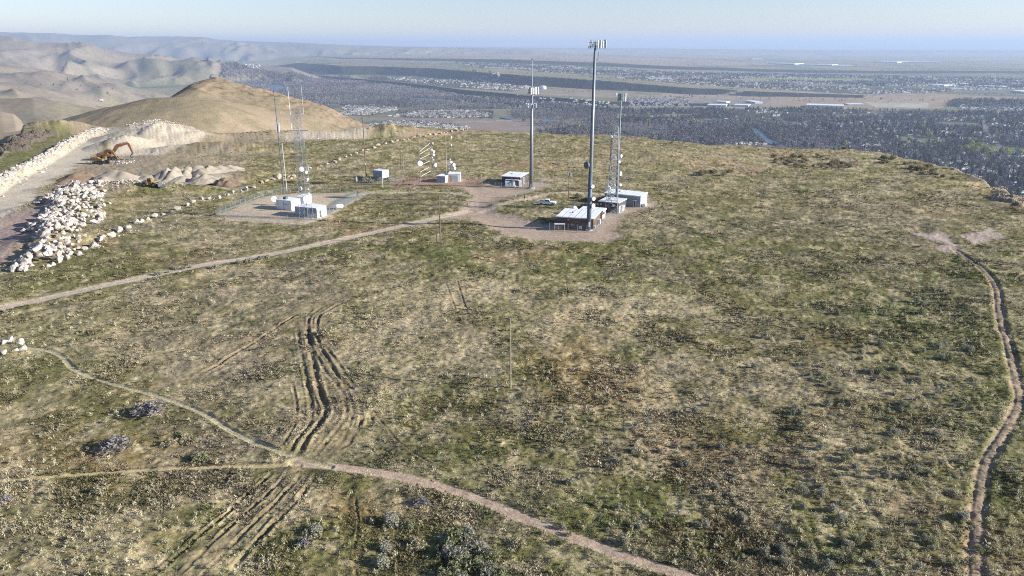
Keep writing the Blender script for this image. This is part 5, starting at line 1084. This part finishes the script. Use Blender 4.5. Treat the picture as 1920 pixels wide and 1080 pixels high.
for a in (-1.9, 1.5):
    for b in (-1.05, 1.05): o = MB().tube((a, b - .28, .78), (a, b + .28, .78), .78, n=20).build('wheel', M['black'], T); MB().tube((a, b - .3, .78), (a, b + .3, .78), .35, n=12).build('rim', M['yellow'], o)
arm(T, 'lift_arm', (.9, 1.6), (3.3, .7), 1.2, .18, .15, M['yellow']); MB().prism([(3.1, 1.3), (3.3, .1), (4.3, .05), (3.4, .25), (3.3, 1.35)], -1.35, 1.35).build('bucket', M['darksteel'], T)

# ================================================================== VALLEY TOWN
def GV(px, py):
    dx, dy, dz = ray(px, py); t = np.linspace(600, 90000, 60000) / dy; X_ = dx * t; Y_ = dy * t; Z_ = H + dz * t; k = np.nonzero(Z_ < far_z(X_, Y_))[0]
    i = k[0] if len(k) else -1; return X_[i], Y_[i], float(far_z(X_[i:i + 1], Y_[i:i + 1])[0]) if i >= 0 else VZ
def samp(P, n):
    Wp = W2(P, VZ); A = np.array(Wp); out = []
    got = 0
    while got < n:
        x = rng.uniform(A[:, 0].min(), A[:, 0].max(), n * 2); y = rng.uniform(A[:, 1].min(), A[:, 1].max(), n * 2); k = inpoly(x, y, Wp); out.append(np.stack([x[k], y[k]], 1)); got += k.sum()
    return np.concatenate(out)[:n]
def parea(P):
    A = np.array(W2(P, VZ)); x, y = A[:, 0], A[:, 1]; return abs(np.dot(x, np.roll(y, 1)) - np.dot(y, np.roll(x, 1))) / 2
RW = [W2(P, VZ) for P in RIV]
def clear(x, y):
    k = np.ones(len(x), bool)
    for P in RW: k &= ~inpoly(x, y, P)
    for P, cc in FIELDS: k &= ~inpoly(x, y, W2(P, VZ))
    r = np.hypot(x, y)
    for P in VROADS: k &= polyd(x, y, W2(P, VZ), 80)[0] > 9 + r * .001 * np.abs(x * .3 + y * .2) / r
    return k
bare = [crown_proto(46, 700 + k, 1, .42, .13) for k in range(4)]; ever = [crown_proto(50, 720 + k, 1, .26, .15, .05, True) for k in range(2)]; leafy = [crown_proto(50, 740 + k, 1, .5, .17) for k in range(2)]
TP = bare + ever + leafy
BARE_C = lin(132, 126, 126, K); EV_C = lin(40, 52, 44, K); LF_C = lin(178, 178, 100, K); MIX_C = lin(92, 92, 84, K)
pos = []; scl = []; wh = []; col = []
for P, d, kd in WOOD:
    near = max(min(parea(P) / (240 if kd == 0 else 110 if kd == 3 else 300) * d, 42000), 500); p = samp(P, int(near)); r = np.hypot(p[:, 0], p[:, 1]); cl = fbm(p[:, 0] / 260, p[:, 1] / 260, 801, 4, .6); cp = fbm(p[:, 0] / 380 + 7, p[:, 1] / 380, 802, 3)
    fm = ss(.44, .52, fbm(p[:, 0] / 700, p[:, 1] / 420, 803, 4)) if kd == 2 else 1.0; k = (rng.random(len(p)) < (.12 + 1.2 * ss(.36, .56, cl)) * fm) & clear(p[:, 0], p[:, 1]); p = p[k]; r = r[k]; cp = cp[k]; n = len(p)
    s = (9 + 11 * rng.random(n) ** 1.5) * (1 + ss(3500, 9000, r) * .5); w = rng.integers(0, 4, n); u = rng.random(n)
    if kd == 0: C = C * 1.3
    if kd: w = np.where(u < .12 + .5 * ss(.45, .6, cp), rng.integers(4, 6, n), np.where(u > .985, rng.integers(6, 8, n), w))
    if kd == 2: s = s * .75
    if kd == 3: s = s * .5
    C = BARE_C[None] * (.8 + .4 * rng.random((n, 1))); C = np.where((w[:, None] >= 4) & (w[:, None] < 6), EV_C * (.8 + .5 * rng.random((n, 1))), C); C = np.where(w[:, None] >= 6, (LF_C if kd == 1 else MIX_C) * (.5 + .6 * rng.random((n, 1))), C)
    if kd: C = np.where((w[:, None] < 4) & (rng.random((n, 1)) < .5), MIX_C * (.5 + .6 * rng.random((n, 1))), C)
    C = C * (.45 + 1.2 * cp[:, None]); pos.append(p); scl.append(s); wh.append(w); col.append(C)
# tree line and scattered clumps
p = rng.uniform([-3000, 3500], [7000, 14000], (14000, 2)); cl = fbm(p[:, 0] / 500, p[:, 1] / 250, 811, 4); p = p[(cl > .56) & clear(p[:, 0], p[:, 1])]; pos.append(p); n = len(p); scl.append(7 + 6 * rng.random(n)); wh.append(rng.integers(0, 6, n)); col.append(MIX_C[None] * (.5 + .6 * rng.random((n, 1))))
pos = np.concatenate(pos); scl = np.concatenate(scl); wh = np.concatenate(wh); col = np.concatenate(col)
z = far_z(pos[:, 0], pos[:, 1]); k = z < VZ + 170; pos, scl, wh, col, z = pos[k], scl[k], wh[k], col[k], z[k]
m_tree = attr_mat('far_tree_twigs', rough=.95, transl=.1)
scatter('woodland', TP, np.stack([pos[:, 0], pos[:, 1], z - .5], 1), scl, rng.random(len(pos)) * 6.283, np.clip(col, 0, .6), m_tree, which=wh, jit=.1)
# nearer, countable trees along the foot of the mesa at the right
TM = []
for nm_, pr, tint in (('conifer_tree', crown_proto(420, 761, 1, .27, .065, .04, True), EV_C), ('bare_tree', crown_proto(420, 762, 1, .42, .06), BARE_C), ('willow_tree', crown_proto(420, 763, 1, .52, .075), LF_C)):
    v, f, c = pr; TM.append((nm_, npmesh('crown', v[:-5], f[:-4], m_tree, np.clip(c[:-5, None] * tint, 0, 1), link=False).data))
m_bark = mat('bark', (.12, .10, .08)); tb = MB().tube((0, 0, 0), (0, 0, .62), .03, .012, 6)
for k in range(5): a = k * 1.26; tb.tube((0, 0, .25 + k * .07), (.2 * math.cos(a), .2 * math.sin(a), .5 + k * .07), .012, .004, 4)
trunk0 = tb.build('trunk', m_bark); trunkme = trunk0.data; bpy.data.objects.remove(trunk0)
def ptree(px, py, h, k, label, group):
    x, y = G(px, py, VZ); z = float(far_z(np.array([x]), np.array([y]))[0]); T = empty(TM[k][0], (x, y, z), random.random() * 6, label, 'tree', group); T.scale = (h, h, h)
    for n_, d_ in (('crown', TM[k][1]), ('trunk', trunkme)): o = bpy.data.objects.new(n_, d_); COL.objects.link(o); o.parent = T
for i in range(46): ptree(random.uniform(1850, 1960), random.uniform(325, 392), random.uniform(14, 24), 0, 'dark conifer in the grove below the right edge of the mesa', 'dark conifers below the right edge')
for i in range(40): ptree(random.uniform(1740, 1900), random.uniform(300, 345), random.uniform(10, 16), random.choice([0, 1]), 'tree among houses just beyond the dropping right edge of the mesa', 'trees among the nearest houses')
for i, (a, b) in enumerate(((1815, 268), (1822, 274), (1818, 281), (1835, 281), (1810, 286), (1842, 278), (1828, 288), (1798, 284), (1757, 273), (1855, 293), (1888, 292), (1852, 290), (1742, 258))): ptree(a, b, random.uniform(19, 27), 2, 'yellow-green willow in the cluster standing out of the bare woods', 'yellow-green willows')
for i in range(60): ptree(random.uniform(1560, 1760), random.uniform(270, 300), random.uniform(11, 16), 1, 'leafless grey tree showing just over the mesa skyline', 'leafless trees above the skyline')

# houses
def house_proto(ww, dd, hh, rh):
    v = [(-ww, -dd, 0), (ww, -dd, 0), (ww, dd, 0), (-ww, dd, 0), (-ww, -dd, hh), (ww, -dd, hh), (ww, dd, hh), (-ww, dd, hh)]; o = .6
    v += [(-ww - o, -dd - o, hh), (ww + o, -dd - o, hh), (ww + o, dd + o, hh), (-ww - o, dd + o, hh), (-ww * .6, 0, hh + rh), (ww * .6, 0, hh + rh)]
    f = [(0, 1, 5), (0, 5, 4), (1, 2, 6), (1, 6, 5), (2, 3, 7), (2, 7, 6), (3, 0, 4), (3, 4, 7), (8, 9, 13), (8, 13, 12), (9, 10, 13), (10, 11, 12), (10, 12, 13), (11, 8, 12)]
    c = [[.6, .57, .52, 1]] * 8 + [[1, 1, 1, 0]] * 6; return np.array(v, float), np.array(f), np.array(c, float)
HPROT = [house_proto(8, 5.5, 4.5, 3), house_proto(7, 6, 5.5, 2.6), house_proto(10, 6, 3.5, 2.5)]
m_house = attr_mat('house_paint', rough=.8)
def roofc(n, bright=.35):
    u = rng.random((n, 1)); return np.where(u < bright, lin(214, 214, 216, .62) * (.7 + .5 * rng.random((n, 1))), np.where(u < .75, lin(140, 136, 132, 1.0), lin(104, 92, 84, 1.0)))
SUB = [([(690, 236), (735, 228), (800, 229), (872, 238), (876, 242), (800, 243), (740, 241)], 330, 'pale-roofed house in the nearest suburb, just over the far mesa edge', 'houses of the nearest suburb', 1, .6),
       ([(728, 218), (800, 208), (880, 208), (920, 213), (915, 219), (860, 221), (760, 219)], 220, 'house in the compact dark-treed estate mid-valley', 'houses of the dark-treed estate', 0, .3),
       ([(640, 214), (650, 200), (735, 196), (742, 206), (690, 216)], 260, 'pale house in the estate right of the rocky hill', 'houses right of the rocky hill', 0, .5),
       ([(1270, 262), (1330, 260), (1400, 262), (1440, 272), (1330, 270)], 70, 'dark-roofed house in the riverside estate beyond the mesa', 'riverside estate houses', 1, .15),
       ([(1770, 306), (1830, 310), (1920, 335), (1920, 370), (1860, 350), (1800, 325)], 36, 'house among trees below the right edge of the mesa', 'houses below the right edge', 1, .5)]
Pn = []; hn = 0
for P, n, lab, grp, indiv, br in SUB:
    br = br * .6
    p = samp(P, n * 3); ang = .3; q = np.stack([np.round((p[:, 0] * math.cos(ang) + p[:, 1] * math.sin(ang)) / 21) * 21, np.round((-p[:, 0] * math.sin(ang) + p[:, 1] * math.cos(ang)) / 30) * 30], 1)
    q = np.unique(q, axis=0); rng.shuffle(q); q = q[:n] + rng.normal(0, 1.2, (min(n, len(q)), 2)); p = np.stack([q[:, 0] * math.cos(ang) - q[:, 1] * math.sin(ang), q[:, 0] * math.sin(ang) + q[:, 1] * math.cos(ang)], 1)
    p = p[np.argsort(np.hypot(p[:, 0], p[:, 1]))]; z = far_z(p[:, 0], p[:, 1]); rc = roofc(len(p), br); SUBP = []
    for i in range(len(p)):
        if indiv and hn < 300:
            v, f, c = HPROT[i % 3]; key = (i % 3, int(rc[i, 0] * 4)); nm2 = 'house_%d_%d' % key
            me = bpy.data.meshes.get(nm2)
            if me is None:
                o = npmesh(nm2, v, f, m_house, np.where(c[:, 3:4] > .5, c[:, :3], rc[i][None] * c[:, :3]), link=False); me = o.data; me.name = nm2
            o = bpy.data.objects.new('house', me); COL.objects.link(o); o.location = (p[i, 0], p[i, 1], z[i] - .2); o.rotation_euler = (0, 0, ang + (math.pi / 2 if random.random() < .3 else 0)); tag(o, lab, 'house', grp); hn += 1
        else: Pn.append((p[i, 0], p[i, 1], z[i], ang, *rc[i]))
for P, n, br, ang in (([(850, 132), (1000, 137), (1250, 142), (1930, 148), (1930, 168), (1770, 176), (1600, 180), (1250, 168), (1000, 153), (900, 145)], 5200, .35, .1), ([(700, 148), (930, 160), (1000, 170), (960, 178), (800, 166)], 700, .5, .3), ([(1160, 222), (1240, 205), (1930, 212), (1930, 340), (1700, 300), (1500, 260)], 1300, .2, .2),
                      ([(700, 110), (1000, 112), (1000, 114), (700, 113)], 500, .9, 0), ([(840, 178), (1200, 200), (1200, 206), (860, 190)], 300, .4, .2), ([(1790, 190), (1930, 192), (1930, 212), (1800, 206)], 350, .4, 0), ([(430, 143), (490, 142), (490, 150), (440, 151)], 200, .6, 0), ([(1160, 187), (1290, 189), (1290, 199), (1180, 198)], 300, .35, 0)):
    p = samp(P, n * 2); q_ = ss(.40, .52, fbm(p[:, 0] / 700, p[:, 1] / 420, 803, 4)) * (.25 + ss(.4, .6, fbm(p[:, 0] / 240, p[:, 1] / 240, 805, 3))); p = p[rng.random(len(p)) < q_ + .05][:n]; n = len(p); z = far_z(p[:, 0], p[:, 1]); rc = roofc(n, br)
    for i in range(n): Pn.append((p[i, 0], p[i, 1], z[i], ang + (rng.random() < .4) * 1.57, *rc[i]))
Pn = np.array(Pn); k = clear(Pn[:, 0], Pn[:, 1]); Pn = Pn[k]; n = len(Pn)
scatter('distant_houses', HPROT, Pn[:, :3], (.85 + .4 * rng.random(n)) * (1 + ss(4000, 10000, np.hypot(Pn[:, 0], Pn[:, 1])) * .5), Pn[:, 3], Pn[:, 4:7], m_house, jit=.05)
# warehouses
def ware(a, b, dm, h, label, roof='roof', wall='offwhite', name='warehouse'):
    ax, ay, z = GV(*a); q0 = G(*b, z); p = Vector((ax, ay, 0)); q = Vector((*q0, 0)); u = q - p; T = empty(name, (p.x, p.y, z - 1), math.atan2(u.y, u.x), label, 'warehouse'); w = u.length
    MB().box(0, w, 0, dm, 0, h).build('wall', M[wall], T); MB().prism([(-1, h), (w + 1, h), (w + 1, h + .6), (-1, h + .6)], -1, dm + 1).build('roof', M[roof], T); mb = MB()
    for k in range(8): mb.box(w * (k + .3) / 8, w * (k + .6) / 8, -.15, -.02, 0, h * .6)
    mb.build('loading_doors', M['darkwall'], T)
WH = [((1512, 201), (1582, 203), 110, 14, 'very long white-roofed warehouse on the tan strip in the valley'), ((1326, 199), (1361, 200), 90, 9, 'grey-white industrial hall left in the valley works'), ((1375, 199), (1403, 200), 80, 9, 'grey-white industrial hall right in the valley works'), ((1341, 192), (1362, 193), 60, 8, 'small white hall behind the left works hall'), ((1398, 191), (1416, 194), 50, 9, 'pinkish white hall at the back of the valley works'),
      ((1636, 117), (1682, 118), 300, 22, 'long white logistics hall, left of the far pair'), ((1692, 118), (1768, 118.5), 300, 20, 'longest white logistics hall, right of the far pair'), ((1410, 112), (1430, 112), 300, 30, 'bright white block far out on the plain'), ((1440, 120), (1490, 121), 300, 16, 'white hall left in the far industrial strip'), ((1500, 122), (1560, 123), 300, 14, 'white hall mid far industrial strip'), ((1570, 124), (1600, 124), 250, 12, 'white hall right in the far industrial strip'),
      ((1735, 160), (1770, 162), 160, 12, 'white roofed hall at right mid valley'), ((1775, 159), (1815, 160), 150, 12, 'white roofed hall second at right mid valley'), ((1830, 163), (1880, 165), 150, 12, 'white roofed hall nearest the right edge mid valley'), ((1895, 172), (1935, 177), 150, 12, 'white roofed hall cut by the right edge'), ((1785, 168), (1815, 168), 90, 10, 'low white building row at right mid valley'),
      ((1215, 149), (1260, 149), 120, 10, 'long pale roof in the middle of the far town'), ((1590, 197), (1620, 197), 60, 8, 'blue-grey hall right of the very long warehouse')]
for a in WH: ware(*a)
x, y, z = GV(1018, 167); T = empty('water_tank', (x, y, z), 0, 'round white water tank on the bench between the two monopoles', 'tank'); MB().lathe((0, 0, -8), (0, 0, 1), [(0, 26), (30, 26), (33, 15), (34, 1)], 28).build('shell', M['white'], T); MB().tube((0, 0, 26), (0, 0, 27.5), 3).build('hatch', M['grey'], T)
x, y, z = GV(190, 190); T = empty('farmhouse', (x, y, z), .2, 'lone pinkish house in the green dip between the brown hills', 'house'); MB().box(-9, 9, -6, 6, 0, 7).build('wall', M['beige'], T); MB().prism([(-10, 7), (10, 7), (0, 11)], -7, 7).build('roof', M['roof'], T)

# ================================================================== haze
hz = MB().box(-90000, 90000, -90000, 90000, -304, 400)
m = bpy.data.materials.new('haze'); m.use_nodes = True; n = m.node_tree; n.nodes.remove(n.nodes['Principled BSDF'])
pv = n.nodes.new('ShaderNodeVolumePrincipled'); pv.inputs['Color'].default_value = (.48, .61, .83, 1); pv.inputs['Density'].default_value = 5.4e-5; pv.inputs['Anisotropy'].default_value = .1
n.links.new(pv.outputs[0], n.nodes['Material Output'].inputs['Volume'])
tag(hz.build('haze', m), kind='stuff')
print('TRIS ok', len(COL.objects))
